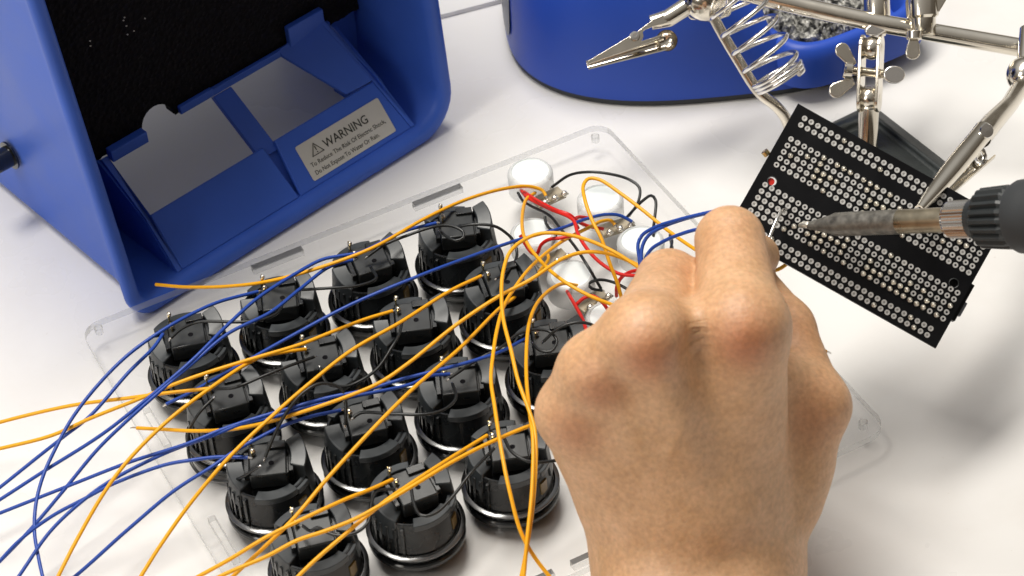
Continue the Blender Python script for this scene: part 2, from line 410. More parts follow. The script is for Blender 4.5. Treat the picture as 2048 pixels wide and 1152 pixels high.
# ================================================================== ARCADE BUTTONS
def make_button():
    root = thing('arcade_button', (0, 0, PT), 'black arcade push button', 'arcade button', 'black arcade buttons set in the clear panel')
    o = np.array([0, 0, PT])
    class LB(MB):
        def build(self, name, m, parent=None, **k):
            self.v = [tuple(np.array(p) + o) for p in self.v]
            return MB.build(self, name, m, parent, **k)
    # flange below the sheet
    LB().lathe([(12.6, -3.05), (16.1, -3.05), (16.7, -3.5), (16.8, -4.6), (15.6, -6.4), (13.0, -7.0), (12.6, -6.2)], n=56, caps=False).build('rim', M_blackgloss, root)
    LB().lathe([(14.9, .05), (15.5, .83), (15.7, .80), (16.75, .46), (16.95, .34), (17.0, .05)], n=56, caps=False).build('highlight_ring', M_ringedge, root)  # ring added over the hole, sloped and metallic for the rim's bright arc
    LB().lathe([(12.2, -3.2), (12.2, -9.2), (11.2, -10.6), (6, -10.95), (0.01, -11)], n=40, caps=False).build('plunger', M_blackgloss, root)
    # body: stepped barrel, open top with recessed floor
    b = LB().lathe([(14.6, -3.0), (14.55, 1.6), (14.3, 2.0), (13.75, 14.2), (13.5, 14.6), (12.9, 14.6), (12.7, 14.2), (12.5, 11.0), (0.01, 11.0)], n=64, caps=False)
    b.build('barrel', M_black, root, bevel=0)
    r = LB()
    for a in (176, 187, 198, 209, 220): r.ringseg(14.2, 15.35, 0.02, 13.0, a, a + 4.2, 3, dr=-.45)
    r.build('side_ribs', M_black, root, bevel=.12)
    # ledges and steps around the rim
    l = LB()
    l.ringseg(10.6, 14.7, 12.4, 14.9, 238, 300, 14); l.ringseg(11.8, 14.9, 12.0, 14.3, 300, 322, 6)
    l.build('front_ledge', M_blacksheen, root, bevel=.25)
    l = LB(); l.ringseg(11.6, 14.6, 13.2, 15.5, 60, 130, 14); l.build('back_ledge', M_blacksheen, root, bevel=.25)
    # snap clips: left leaning plate and tall right plate
    l = LB()
    l.ringseg(9.4, 15.0, 8, 18.6, 166, 214, 9, dz0=.8, dz1=-2.8, dr=-1.2)
    l.build('snap_clip', M_blacksheen, root, bevel=.35)
    l = LB()
    l.ringseg(9.6, 15.0, 6, 21.6, -34, 22, 10, dz0=-2.6, dz1=1.2, dr=-1.4)
    l.build('snap_clip', M_blacksheen, root, bevel=.35)
    # small amber-brown patch on the side of the barrel
    l = LB(); l.ringseg(13.6, 14.62, 3.2, 8.6, 299, 313, 4); l.build('amber_patch', M_amber, root, bevel=.1)
    # micro switch
    ax = Matrix.Rotation(math.radians(-12), 3, 'Z') @ Matrix.Rotation(math.radians(5), 3, 'X')
    A = [np.array(ax.col[k]) for k in range(3)]
    c = np.array([0.2, -1.2, 17.4])
    sw = LB().box(c, (6.3, 6.9, 3.4), A)
    so = sw.build('microswitch', M_switch, root, bevel=.45)
    LB().lathe([(.95, 0), (.95, .06), (.01, .06)], o=c + A[0] * 1.2 + A[1] * -1.8 + A[2] * 3.42, axis=A[2], n=14).build('pin_hole', M_foam, so)
    bk = LB().box(c + A[1] * 5.2 + A[0] * 3.2 + A[2] * 3.9, (3.0, 1.5, .6), A)
    bk.box(c + A[0] * 5.8 + A[1] * -2 + A[2] * .3, (1.0, 3.5, 1.6), A)
    bk.build('switch_lug', M_black, so, bevel=.2)
    # holder walls of the switch
    l = LB().box(c + A[0] * -7.4 + A[2] * -1.4, (.9, 5.0, 3.2), A).box(c + A[0] * 7.5 + A[2] * -1.8, (.9, 4.2, 3.0), A)
    l.build('switch_holder', M_black, root, bevel=.25)
    for q, (dx, dy, hh) in enumerate(((-5.4, 7.4, 3.6), (-5.0, 2.6, 3.0))):
        base = c + A[0] * dx + A[1] * dy + A[2] * 2.6
        tm = LB().box(base + A[2] * hh * .5, (.28, 1.15, hh * .5), A)
        to = tm.build('terminal', M_gold, root, bevel=.1)
        LB().lathe([(.05, -1.6), (.7, -.9), (.85, -.1), (.6, .7), (.05, 1.0)], o=base + A[2] * (hh - .3) + A[0] * .3, axis=A[2] + A[0] * (.5 - q) * .9 + A[1] * .3, n=9, caps=False).build('solder_blob', M_blob, to)
    return root
ROW = ['in the row nearest the blue fume extractor', 'in the second row from the blue fume extractor', 'in the third row from the blue fume extractor', 'in the front row nearest the viewer']
def blabel(r, c):
    if r == 3:
        return ['black arcade button cut by the bottom of the photo, leftmost of the front row', 'black arcade button in the middle of the front row, black loop on its switch', 'black arcade button at the right end of the front row, beside the hand'][c]
    p = ['leftmost black arcade button', 'second black arcade button from the left', 'third black arcade button from the left', 'rightmost black arcade button'][c]
    return p + ' ' + ROW[r]
btn0 = make_button()
TERM = {}
first = True
for r in range(4):
    for c in range(4):
        if r == 3 and c == 3: continue
        o = btn0 if first else dup(btn0); first = False
        o.location = (c * P36 * S, -r * P36 * S, PT * S)
        o.rotation_euler = (0, 0, math.radians(random.uniform(-12, 12)))
        o['label'] = blabel(r, c)

# ================================================================== POTENTIOMETERS
def make_pot():
    root = thing('potentiometer', (0, 0, PT), 'white potentiometer', 'potentiometer', 'white potentiometers on the clear panel')
    o = np.array([0, 0, PT])
    class LB(MB):
        def build(self, name, m, parent=None, **k):
            self.v = [tuple(np.array(p) + o) for p in self.v]
            return MB.build(self, name, m, parent, **k)
    LB().lathe([(8.9, .02), (8.95, 7.6), (8.8, 8.6), (8.2, 9.4), (7.6, 9.7), (7.3, 9.7)], n=48, caps=False).build('can', M_potcan, root)
    LB().lathe([(7.35, 9.62), (7.1, 9.3), (5.0, 9.45), (2.5, 9.9), (.01, 10.1)], n=40, caps=False).build('cap', M_pottop, root)
    LB().box((2.0, -9.4, 1.2), (6.2, 3.2, .8)).build('terminal_board', M_board, root, bevel=.2)
    for k in range(3):
        x = -2.2 + 4.4 * k
        lug = LB().box((x, -12.9, 2.8), (1.25, 2.6, .35), [(1, 0, 0), (0, .8, -.6), (0, .6, .8)]).build('lug', M_nickel, root, bevel=.1)
        LB().lathe([(.05, -1.2), (1.2, -.5), (1.45, .2), (.8, 1.2), (.05, 1.5)], o=(x, -13.8, 3.9), n=10, caps=False).build('solder_blob', M_blob, lug)
    return root
pot0 = make_pot()
POTS = [(1060, 342, 'backmost white potentiometer, closest to the panel slots'), (1200, 396, 'white potentiometer between the backmost one and the blue wire end'),
        (1281, 480, 'white potentiometer nearest the fingers, behind the bent blue wires'), (1066, 464, 'white potentiometer under crossing red and orange wires, by the rear right button'),
        (1141, 549, 'white potentiometer in the middle of the near column, orange arc passing over it'), (1219, 632, 'white potentiometer half hidden by the hand')]
for i, (px, py, lb) in enumerate(POTS):
    o = pot0 if i == 0 else dup(pot0)
    p = at(px, py, PT + 9.5)
    o.location = (p[0] * S, p[1] * S, PT * S); o.rotation_euler = (0, 0, math.radians((4, -6, 8, 2, 10, -3)[i])); o['label'] = lb

# ================================================================== WIRES
def spline(P, step=1.2):
    P = [np.array(p, float) for p in P]
    if len(P) < 3: Q = P
    Q = [2 * P[0] - P[1]] + P + [2 * P[-1] - P[-2]]
    out = []
    for i in range(1, len(Q) - 2):
        p0, p1, p2, p3 = Q[i-1], Q[i], Q[i+1], Q[i+2]
        t0 = 0; t1 = t0 + max(np.linalg.norm(p1-p0), 1e-3) ** .5; t2 = t1 + max(np.linalg.norm(p2-p1), 1e-3) ** .5; t3 = t2 + max(np.linalg.norm(p3-p2), 1e-3) ** .5
        n = max(2, int(np.linalg.norm(p2 - p1) / step))
        for k in range(n):
            t = t1 + (t2 - t1) * k / n
            a1 = (t1-t)/(t1-t0)*p0 + (t-t0)/(t1-t0)*p1; a2 = (t2-t)/(t2-t1)*p1 + (t-t1)/(t2-t1)*p2; a3 = (t3-t)/(t3-t2)*p2 + (t-t2)/(t3-t2)*p3
            b1 = (t2-t)/(t2-t0)*a1 + (t-t0)/(t2-t0)*a2; b2 = (t3-t)/(t3-t1)*a2 + (t-t1)/(t3-t1)*a3
            out.append((t2-t)/(t2-t1)*b1 + (t-t1)/(t2-t1)*b2)
    out.append(P[-1])
    return out
WM = {'orange': M_orange, 'blue': M_wblue, 'black': M_wblack, 'red': M_red}
WG = {'orange': 'orange hook-up wires', 'blue': 'blue hook-up wires', 'black': 'black hook-up wires', 'red': 'red hook-up wires'}
WR = {'orange': .67, 'blue': .64, 'black': .57, 'red': .68}
def wire(color, pts, zs, label, bare=(0, 0), r=None):
    """pts: photo pixels along the wire; zs: heights at evenly spread stations (interpolated along the run)"""
    L = [0]
    for a, b in zip(pts, pts[1:]): L.append(L[-1] + math.hypot(b[0]-a[0], b[1]-a[1]))
    if isinstance(zs[0], (tuple, list)): fx = [q[0] for q in zs]; fz = [q[1] for q in zs]
    else: fx = np.linspace(0, 1, len(zs)); fz = zs
    zz = np.interp(np.array(L) / L[-1], fx, fz)
    P_ = [at(x, y, z) for (x, y), z in zip(pts, zz)]
    for side in (0, -1):                       # wires that leave the picture run on over the bench
        x, y = pts[side]
        if x < 0 or y > 1152:
            d_ = P_[side] - P_[1 if side == 0 else -2]; d_[2] = 0; d_ = unit(d_)
            ex = [P_[side] + d_ * 35 + Z * (-P_[side][2] * .45), P_[side] + d_ * 80 + Z * (1.0 - P_[side][2])]
            P_ = ex[::-1] + P_ if side == 0 else P_ + ex
    path = spline(P_)
    p = thing('wire', path[0], label, 'wire', WG[color])
    rr = r or WR[color]
    MB().tube(path, rr, 10).build('insulation', WM[color], p, smooth=60)
    for side, ln in zip((0, -1), bare):
        if ln:
            e0 = path[side]; d = unit(path[0] - path[2]) if side == 0 else unit(path[-1] - path[-3])
            MB().tube([e0 - d * .2, e0 + d * ln * .6, e0 + d * ln + np.array([0, 0, -.3])], [.42, .4, .25], 8).build('bare_end', M_steel, p)
    return p
W = wire
# ---- orange
W('orange', [(312,569),(370,574),(450,573),(540,562),(640,535),(740,498),(850,437),(930,400),(1010,377),(1060,373),(1085,381),(1092,392)], [16,26,40,44,40,30,17],
  'orange wire with a free end lying over the foot of the blue fume extractor', (0, 1.5))
W('orange', [(1070,386),(1054,397),(1046,420),(1048,472),(1076,516),(1124,560),(1180,592),(1250,620),(1300,650)], [17,30,44,52,52,50,46,40],
  'orange wire looping down from the backmost potentiometer to under the hand', (1.5, 0))
W('orange', [(1330,560),(1276,530),(1220,508),(1172,504),(1128,516),(1060,560),(999,592),(912,650),(820,724),(760,765),(692,794),(575,833),(488,855),(400,862),(330,859),(274,856)], [50,56,58,54,50,48,46,40,30,22],
  'orange wire arching from the fingers to a stripped free end left of the buttons', (0, 3))
W('orange', [(1330,570),(1276,534),(1236,508),(1196,488),(1156,474),(1112,466),(1076,468),(1044,482),(1020,504),(1006,545),(1003,592),(1007,640),(1022,700),(1036,760),(1057,818),(1068,852),(1072,896),(1067,998),(1053,1100),(1040,1165)], [52,58,62,62,60,58,54,48,40,30],
  'orange wire making the wide hook past the right buttons down to the bottom edge')
W('orange', [(1230,450),(1222,441),(1204,442),(1180,454),(1136,476),(1100,500),(1060,536),(1032,572),(1008,612),(994,660),(986,710),(982,760),(989,811),(1002,896),(1019,981),(1047,1076),(1105,1160)], [17,24,36,46,52,54,54,52,46,36,26],
  'orange wire from the potentiometer by the blue wire, curving down to the bottom edge', (1.2, 0))
W('orange', [(1094,505),(1097,518),(1083,538),(1028,595),(999,617),(919,697),(820,783),(735,869),(653,959),(590,1034),(531,1092),(460,1158)], [17,26,40,50,52,52,50,46,40,34],
  'orange wire running diagonally from the potentiometer terminals over all rows of buttons', (1.2, 0))
W('orange', [(962,552),(900,582),(800,645),(704,700),(625,762),(551,826),(457,916),(378,1010),(318,1095),(270,1170)], [38,46,48,48,46,38,28,20],
  'orange wire from the rightmost second-row button, leaving the bottom edge at lower left', (1.5, 0))
W('orange', [(785,622),(735,637),(681,657),(600,689),(520,713),(473,727),(400,750),(340,772),(288,794),(180,837),(103,871),(-20,902)], [37,42,45,45,42,36,28,22],
  'lower of two orange wires leaving the left edge together', (1.5, 0))
W('orange', [(612,698),(570,704),(519,715),(421,776),(334,843),(257,920),(211,981),(154,1079),(110,1165)], [37,44,47,44,38,30,24],
  'orange wire bending down to the bottom edge, leftmost of those that reach it', (1.5, 0))
W('orange', [(419,777),(334,786),(257,796),(154,809),(77,825),(-20,850)], [36,34,28,24,20],
  'upper of two orange wires leaving the left edge together', (1.5, 0))
W('orange', [(785,959),(740,979),(692,998),(614,1034),(535,1073),(457,1120),(380,1162)], [37,43,45,44,40,34],
  'orange wire soldered to the middle front-row button, leaving at the bottom edge', (1.5, 0))
W('orange', [(974,871),(890,923),(819,969),(771,1002),(692,1067),(590,1160)], [37,45,48,46,42],
  'orange wire soldered to the right-hand front-row button', (1.5, 0))
W('orange', [(1120,832),(1080,844),(1009,872),(924,913),(820,975),(765,1008),(712,1037),(653,1061),(594,1081),(535,1112),(420,1163)], [46,48,50,51,50,48,44,40],
  'orange wire coming from under the hand across the front-row buttons')
W('orange', [(1154,571),(1128,567),(1104,577),(1076,604),(1060,640),(1054,680),(1053,760),(1060,830),(1066,880),(1064,980),(1054,1080),(1046,1165)], [20,34,44,50,52,52,48,44,38,30],
  'orange wire hooking over the middle near potentiometer and dropping straight down', (1.2, 0))
W('orange', [(1250,640),(1246,612),(1236,570),(1220,528),(1204,480),(1184,440),(1170,400),(1167,370),(1178,357),(1198,359),(1240,386),(1280,416),(1340,464),(1400,505),(1470,545)], [30,44,54,60,60,58,56,60,70],
  'orange wire forming the tall narrow loop behind the index finger')
W('orange', [(1500,548),(1535,544),(1556,539),(1574,527),(1582,512)], [66,62,60,60],
  'short piece of orange wire between the index finger and the black circuit board')
W('orange', [(1600,690),(1630,698),(1652,703)], [46,38,34], 'stub of orange wire poking out right of the thumb', (0, 2.4))
# ---- blue
W('blue', [(326,668),(308,694),(257,745),(180,832),(128,873),(82,909),(-20,990)], [36,37,34,28,22,18],
  'blue wire from the leftmost rear-row button, second highest at the left edge', (1.5, 0))
W('blue', [(516,583),(437,604),(385,627),(329,658),(257,709),(195,771),(144,837),(110,899),(87,950),(72,1007),(69,1063),(77,1115),(88,1165)], [37,42,44,40,34,28,22,18],
  'blue wire hanging in a deep bow at the far left edge of the photo', (1.5, 0))
W('blue', [(872,446),(807,463),(720,505),(685,511),(645,519),(590,548),(517,595),(455,650),(385,720),(288,803),(205,868),(87,943),(-20,1012)], [36,40,43,46,48,42,34,26,20],
  'blue wire from the rightmost rear-row button, running under the long orange wire', (1.5, 0))
W('blue', [(705,520),(660,533),(600,578),(540,625),(455,668),(385,727),(300,800),(247,848),(195,899),(123,986),(60,1060),(-20,1142)], [37,44,47,45,38,30,22,16],
  'blue wire from the third rear-row button, steepest of the pair crossing the first two buttons', (1.5, 0))
W('blue', [(1264,443),(1240,431),(1212,429),(1172,438),(1124,456),(1036,480),(955,508),(835,553),(700,610),(583,672),(499,719),(440,752),(385,783),(333,808)], [17,28,38,46,50,50,46,40,32,24],
  'long straight blue wire from a potentiometer to a bare tip by the leftmost button', (1.2, 1.5))
W('blue', [(1052,676),(1006,701),(955,719),(882,739),(809,757),(732,780),(653,796),(575,818),(516,835),(449,857),(378,886),(257,925),(139,971),(-20,1034)], [38,43,44,44,44,40,34,26,20],
  'upper blue wire of the bundle crossing the third row, soldered beside the hand', (1.5, 0))
W('blue', [(900,748),(860,752),(820,769),(712,792),(614,814),(543,835),(488,846),(430,869),(329,907),(231,956),(180,990),(103,1060),(30,1163)], [37,41,43,43,38,32,25,18],
  'blue wire just below the upper one of the bundle crossing the third row', (1.2, 0))
W('blue', [(682,820),(614,835),(559,855),(504,883),(462,907),(426,932),(349,981),(257,1058),(135,1165)], [37,40,40,34,26,18],
  'blue wire from the second third-row button, lowest at the bottom left', (1.5, 0))
W('blue', [(496,915),(437,914),(378,921),(329,930),(226,968),(170,997),(103,1033),(40,1080),(-20,1142)], [36,37,34,28,22,16],
  'blue wire from the leftmost third-row button, curving gently to the left edge', (1.5, 0))
W('blue', [(1440,420),(1407,427),(1351,441),(1309,455),(1284,471),(1276,488),(1278,513),(1282,535),(1300,560)], [84,80,74,66,60,54],
  'outer blue wire of the small bent bunch entering behind the index finger')
W('blue', [(1435,452),(1393,459),(1351,472),(1321,486),(1301,500),(1290,520),(1290,550)], [84,78,70,62,56],
  'lowest blue wire of the small bent bunch at the index finger')
W('blue', [(1425,424),(1380,435),(1330,452),(1298,470),(1285,492),(1284,530),(1295,555)], [80,76,70,63,57],
  'middle blue wire of the small bent bunch at the index finger')
# ---- black
W('black', [(735,513),(770,489),(820,469),(858,456),(887,451),(910,454),(926,463),(926,476),(912,481),(894,474),(881,463)], [35,38,39,40,39,37,36],
  'black wire with a tiny curl on the rightmost rear-row button switch', (1.2, 1.2))
W('black', [(915,454),(944,449),(988,452),(1011,465),(1028,483),(1034,507),(1027,528),(1011,545),(992,557)], [37,39,38,34,30,32,36],
  'black wire bowing right from the rear corner button to the one in front of it', (1, 1.2))
W('black', [(342,676),(364,657),(397,644),(437,643),(484,644),(525,639),(556,625),(566,603)], [35,39,40,40,39,36],
  'black wire linking the two leftmost rear-row buttons', (1.2, 1.2))
W('black', [(596,580),(645,577),(718,571),(752,557),(742,535)], [37,40,40,38,36],
  'black wire linking the second and third rear-row buttons', (1, 1))
W('black', [(424,778),(469,775),(520,755),(575,733),(628,714)], [36,39,40,39,36],
  'black wire linking the two leftmost second-row buttons', (1.2, 1.2))
W('black', [(804,646),(797,672),(784,694),(755,737),(718,763),(690,773),(655,767),(640,735)], [36,37,35,31,30,32,36],
  'black wire sagging between the second and third second-row buttons', (1.2, 1))
W('black', [(690,850),(692,820),(690,793),(677,774),(641,767),(606,786),(575,822),(555,857),(539,892),(530,915)], [36,42,47,50,48,44,40,36],
  'black wire arching high between the two leftmost third-row buttons', (1, 1))
W('black', [(426,797),(398,826),(378,865),(378,912),(394,943),(430,961),(473,959),(518,933)], [36,34,26,20,18,22,29,36],
  'black wire looping left around the leftmost second-row button', (1.2, 1.2))
W('black', [(706,836),(720,826),(788,828),(856,828),(890,818),(912,796),(905,768)], [36,38,40,40,38,36],
  'black wire running straight between two third-row buttons', (1, 1))
W('black', [(898,757),(955,719),(1003,694),(1036,668),(1072,659),(1101,664),(1114,684),(1101,703),(1079,700),(1066,688)], [36,40,41,41,40,38,37],
  'black wire curling on the button beside the hand in the third row', (1.2, 1.2))
W('black', [(1087,683),(1119,655),(1156,645),(1185,650),(1215,672)], [37,42,44,42,38],
  'short black wire arching from that corner button under the hand', (1, 0))
W('black', [(606,1052),(622,1062),(634,1055),(653,1064),(677,1071),(712,1065),(736,1045),(743,1006),(755,982),(790,978)], [36,38,38,38,38,39,39,38,36],
  'black wire with a wave linking the two leftmost front-row buttons', (1, 1.2))
W('black', [(822,975),(828,1008),(838,1028),(852,1032),(873,1025),(907,991),(941,947),(988,897)], [36,36,36,36,37,39,40,37],
  'black wire dipping in a U between the middle and right front-row buttons', (1, 1.2))
W('black', [(1007,874),(1026,906),(1060,923),(1105,922),(1160,905)], [36,37,36,34,32],
  'black wire from the right front-row button to under the hand', (1.2, 0))
W('black', [(1104,374),(1140,350),(1180,344),(1220,348),(1258,359),(1279,376),(1276,405),(1258,432)], [17,24,28,28,26,24,17],
  'black wire arching between the backmost potentiometer and its right neighbour', (1, 1))
W('black', [(1254,434),(1285,402),(1302,391),(1311,400),(1309,440),(1306,465),(1312,492)], [17,24,28,27,22,18],
  'black wire with a sharp peak right of the white potentiometers', (1, 1))
W('black', [(1036,386),(1046,402),(1062,412),(1100,432),(1120,456),(1152,496),(1180,540),(1202,577)], [16,22,25,26,25,24,17],
  'straight black wire crossing behind the red wires between potentiometers', (1, 1))
W('black', [(1090,433),(1092,447),(1100,458),(1112,466),(1106,486)], [24,22,20,17],
  'short black branch wire above the red wires', (0, 1))
W('black', [(1204,581),(1184,577),(1177,568),(1194,560),(1228,565),(1275,590)], [17,20,23,24,22],
  'black wire making a flat loop at the potentiometer terminals by the hand', (1, 0))
W('black', [(1342,496),(1344,482),(1340,470),(1345,500)], [24,20,18], 'short black wire end just left of the index finger')
# ---- red
W('red', [(1042,380),(1056,396),(1100,418),(1146,440),(1156,468),(1176,500),(1204,528),(1240,548),(1280,552),(1320,560)], [17,24,28,30,30,30,30,32,36],
  'red wire sagging from the backmost potentiometer to the fingers', (1.2, 0))
W('red', [(1048,384),(1080,404),(1112,420),(1140,430),(1154,442),(1176,452),(1206,458)], [17,25,28,28,22,17],
  'upper red wire between the two rear potentiometers', (1, 1))
W('red', [(1040,470),(1060,502),(1074,508),(1082,490),(1098,479),(1122,476),(1148,470)], [24,18,22,28,30,30],
  'red wire with a small hump beside the orange crossing', (0, 0))
W('red', [(1128,572),(1150,610),(1166,640),(1176,668),(1192,688)], [17,24,30,34,38],
  'thick red wire dropping towards the button by the hand', (1, 0))
W('red', [(1150,612),(1168,596),(1184,592),(1204,604),(1228,640)], [24,27,28,26,20],
  'red wire branching right over the nearest white potentiometer')
W('red', [(1233,592),(1234,572),(1242,556),(1258,545),(1290,538)], [17,24,28,32,36],
  'short red wire hooking up to the fingers', (1, 0))
W('red', [(1156,456),(1148,440),(1158,434),(1176,436)], [26,22,18], 'small red wire stub between the rear potentiometers', (0, 1))

# ================================================================== FUME EXTRACTOR
BO = np.array([1.92, 46.9, 0.0])
bs_ = unit([.968, .252, 0]); ba_ = np.array([-bs_[1], bs_[0], 0.0])
def bx(s, a, z): return BO + bs_ * s + ba_ * a + Z * z
fume = thing('fume_extractor', bx(75, 40, 0), 'blue box-shaped solder fume extractor with black foam filter and warning label', 'fume extractor')
def hx(s, a, z): return bx(72.5 + (s - 72.5) * (1 + .0003 * (z - 30)), a + .085 * z, z)      # the housing leans back and widens a little upwards
def box_loop(poly, a): return [hx(s, a, z) for s, z in poly]
BL_, BW, BH, BD = -10.0, 155.5, 215.0, 98.0
out_ = rrect(BL_, BW, .6, BH, [11, 19, 20, 8], 8)
inn_ = rrect(BL_ + 6.2, BW - 7.0, 8.4, BH - 8, [5, 13, 13, 5], 8)
def lerp_poly(p, q, t): return [((1-t)*a[0] + t*b[0], (1-t)*a[1] + t*b[1]) for a, b in zip(p, q)]
def side(o0, o1, r): return rrect(BL_ + o0, BW - o1, .6, BH, r, 8)
inn2 = rrect(BL_ + 12.5, BW - 8.5, 8.4, BH - 8, [5, 13, 13, 5], 8)
rings = [(inn2, 56), (inn2, 54), (inn2, 24), (inn_, 13), (inn_, 3.5), (lerp_poly(inn_, out_, .12), 1.0), (lerp_poly(inn_, out_, .3), 0), (lerp_poly(inn_, out_, .72), 0), (lerp_poly(inn_, out_, .93), .9), (out_, 3.2),
         (side(1.5, .3, [10, 19, 20, 8]), 6), (side(4.2, .8, [8, 18, 20, 8]), 11), (side(6.6, 1.3, [7, 18, 20, 8]), 17), (side(7.8, 1.6, [6, 18, 20, 8]), 24), (side(9.5, 4, [5, 18, 20, 8]), BD + 20)]
m = MB(); vs = []; N = len(out_)
for poly, a in rings: vs += box_loop(poly, a)
fs = []
for i in range(len(rings) - 1):
    for k in range(N):
        l = (k + 1) % N
        if i in (0, 1, 13) and rings[1][0][k][1] < 9 and rings[1][0][l][1] < 9: continue      # the floor ends behind the front sill: the back stays open
        fs.append((i*N+k, i*N+l, (i+1)*N+l, (i+1)*N+k))
m.add(vs, fs)
zc = 62
m.prism([hx(BL_ + 10, BD + 17, zc), hx(BW - 5, BD + 17, zc), hx(BW - 5, BD + 17, BH - 4), hx(BL_ + 10, BD + 17, BH - 4)], ba_ * 2)  # unseen back wall added to dim the light reaching the openings
m.build('housing', M_blue, fume, smooth=62)
# foam filter slab
f_ = MB()
nx, nz = 92, 80
vs = []; fs = []
for j in range(nz + 1):
    for i in range(nx + 1):
        s = BL_ + 12.6 + (BW - BL_ - 21.6) * i / nx; z = 40 + (BH - 50 - 40) * j / nz
        vs.append(hx(s, 44.5 + rng.normal(0, .22), z))
for j in range(nz):
    for i in range(nx):
        q = j*(nx+1)+i
        sm, zm = BL_ + 12.6 + (BW - BL_ - 21.6) * (i + .5) / nx, 40 + (BH - 90) * (j + .5) / nz
        if math.hypot(sm - 45, zm - 41) < 8.3: continue                     # finger notch
        fs.append((q, q+1, q+nx+2, q+nx+1))
f_.add(vs, fs); f_.prism([hx(BL_ + 12.7, 45, 40.2)] + [hx(45 - 7.6 * math.cos(math.pi * k / 12), 45, 40.2 + 8.0 * math.sin(math.pi * k / 12)) for k in range(13)] + [hx(BW - 9.0, 45, 40.2), hx(BW - 9.0, 45, BH - 50.5), hx(BL_ + 12.7, 45, BH - 50.5)], ba_ * 5)
f_.build('foam_filter', M_foam, fume, smooth=30)
# dust specks caught on the foam
d_ = MB()
for (px, py) in ((249,35),(247,41),(253,52),(255,69),(290,37),(268,62),(180,82),(181,92)):
    d = CAM_R.T @ np.array([(px-1024)/CAM_F, (py-576)/CAM_F, 1.0]); nn_ = unit(ba_ - Z * .085); tt = ((hx(0, 43.6, 0) - CAM_C) @ nn_) / (d @ nn_)
    d_.lathe([(.02,-.35),(.38,0),(.02,.35)], o=CAM_C + d * tt, n=6, caps=False)
d_.build('dust', M_label, fume)
# pocket insert in front of the foam
A0, Z0, A1, Z1, A2, Z2 = 4.6, 8.6, 20.1, 27.0, 46.0, 41.0
def panel_slab(pts, th=2.2):
    P = [bx(*p) for p in pts]; return MB().prism(P, ba_ * th * .8 - Z * th * .6)
panel_slab([(17.5, A0, Z0), (75.3, A0, Z0), (72.5, A1, Z1), (17.5, A1, Z1)]).build('front_slope', M_blue, fume, bevel=.5)
panel_slab([(76.2, A0, Z0), (134, A0, Z0), (129, A1, Z1), (78.2, A1, Z1)]).build('front_slope', M_blue, fume, bevel=.5)
for s0, s1 in ((2.5, 16), (131.5, 147)):          # closed bays left and right of the pockets
    MB().box(bx((s0+s1)/2, 30, 6.6), ((s1-s0)/2, 24, 1.0), [bs_, ba_, Z]).build('bay_floor', M_blue, fume)
    MB().box(bx((s0+s1)/2, 53, 25), ((s1-s0)/2, 1.0, 20), [bs_, ba_, Z]).build('bay_back', M_blue, fume)
for s0 in (15.0, 132.0):
    MB().prism([bx(s0, A0 + 1, 3), bx(s0, A0 + 1.5, Z0 - 1), bx(s0, A1, Z1 - 2), bx(s0, A2, Z2 - 2), bx(s0, 53, 40), bx(s0, 53, 3)], bs_ * 1.4).build('bay_wall', M_blue, fume)
panel_slab([(70.5, A0 + 3.4, Z0 - 1), (81, A0 + 3.4, Z0 - 1), (81, A1 + 2.6, Z1 - 2.5), (70.5, A1 + 2.6, Z1 - 2.5)], 1.5).build('rib_web', M_blue, fume)
# rib between the two pockets, cheeks at each end, ledge under the foam
panel_slab([(70.0, A1 - 1, Z1 - 4), (79, A1 - 1, Z1 - 4), (79, A2, Z2 - 1), (70.0, A2, Z2 - 1)], 3).build('rib', M_blue, fume, bevel=.4)
panel_slab([(15.2, A0, Z0), (17.5, A0, Z0), (17.5, A1, Z1), (19, A2, Z2), (16, A2, Z2), (15.2, A1, Z1)], 3).build('cheek', M_blue, fume, bevel=.3)
panel_slab([(129, A1, Z1 + .3), (134, A0, Z0 + .2), (136, A0, Z0 + .2), (131.5, A1, Z1 + 1), (127, A2, Z2 + 6), (124, A2, Z2 + 6)], 3).build('cheek', M_blue, fume, bevel=.3)
panel_slab([(104, A2 - 1, Z2 + .5), (116, A1 + 1, Z1 + .5), (129, A1, Z1 + .8), (125, A2, Z2 + 6), (104, A2, Z2 + 3)], 2).build('corner_panel', M_blue, fume, bevel=.3)
MB().box(bx(92, A2 + .5, Z2 + 1.0), (38, 1.0, 1.6), [bs_, ba_, Z]).box(bx(118, A2 + .2, Z2 + 6), (9, 1.4, 5.0), [bs_, ba_, Z]).build('filter_ledge', M_blue, fume, bevel=.4)
MB().box(bx(27.5, A2 - 1.5, Z2 + 1.0), (8.5, 2.0, 2.6), [bs_, ba_, Z]).build('filter_catch', M_blue, fume, bevel=.4)
MB().box(bx(62, A2 + .4, Z2 + 1.4), (8.0, 1.0, 1.8), [bs_, ba_, Z]).build('filter_catch', M_blue, fume, bevel=.4)
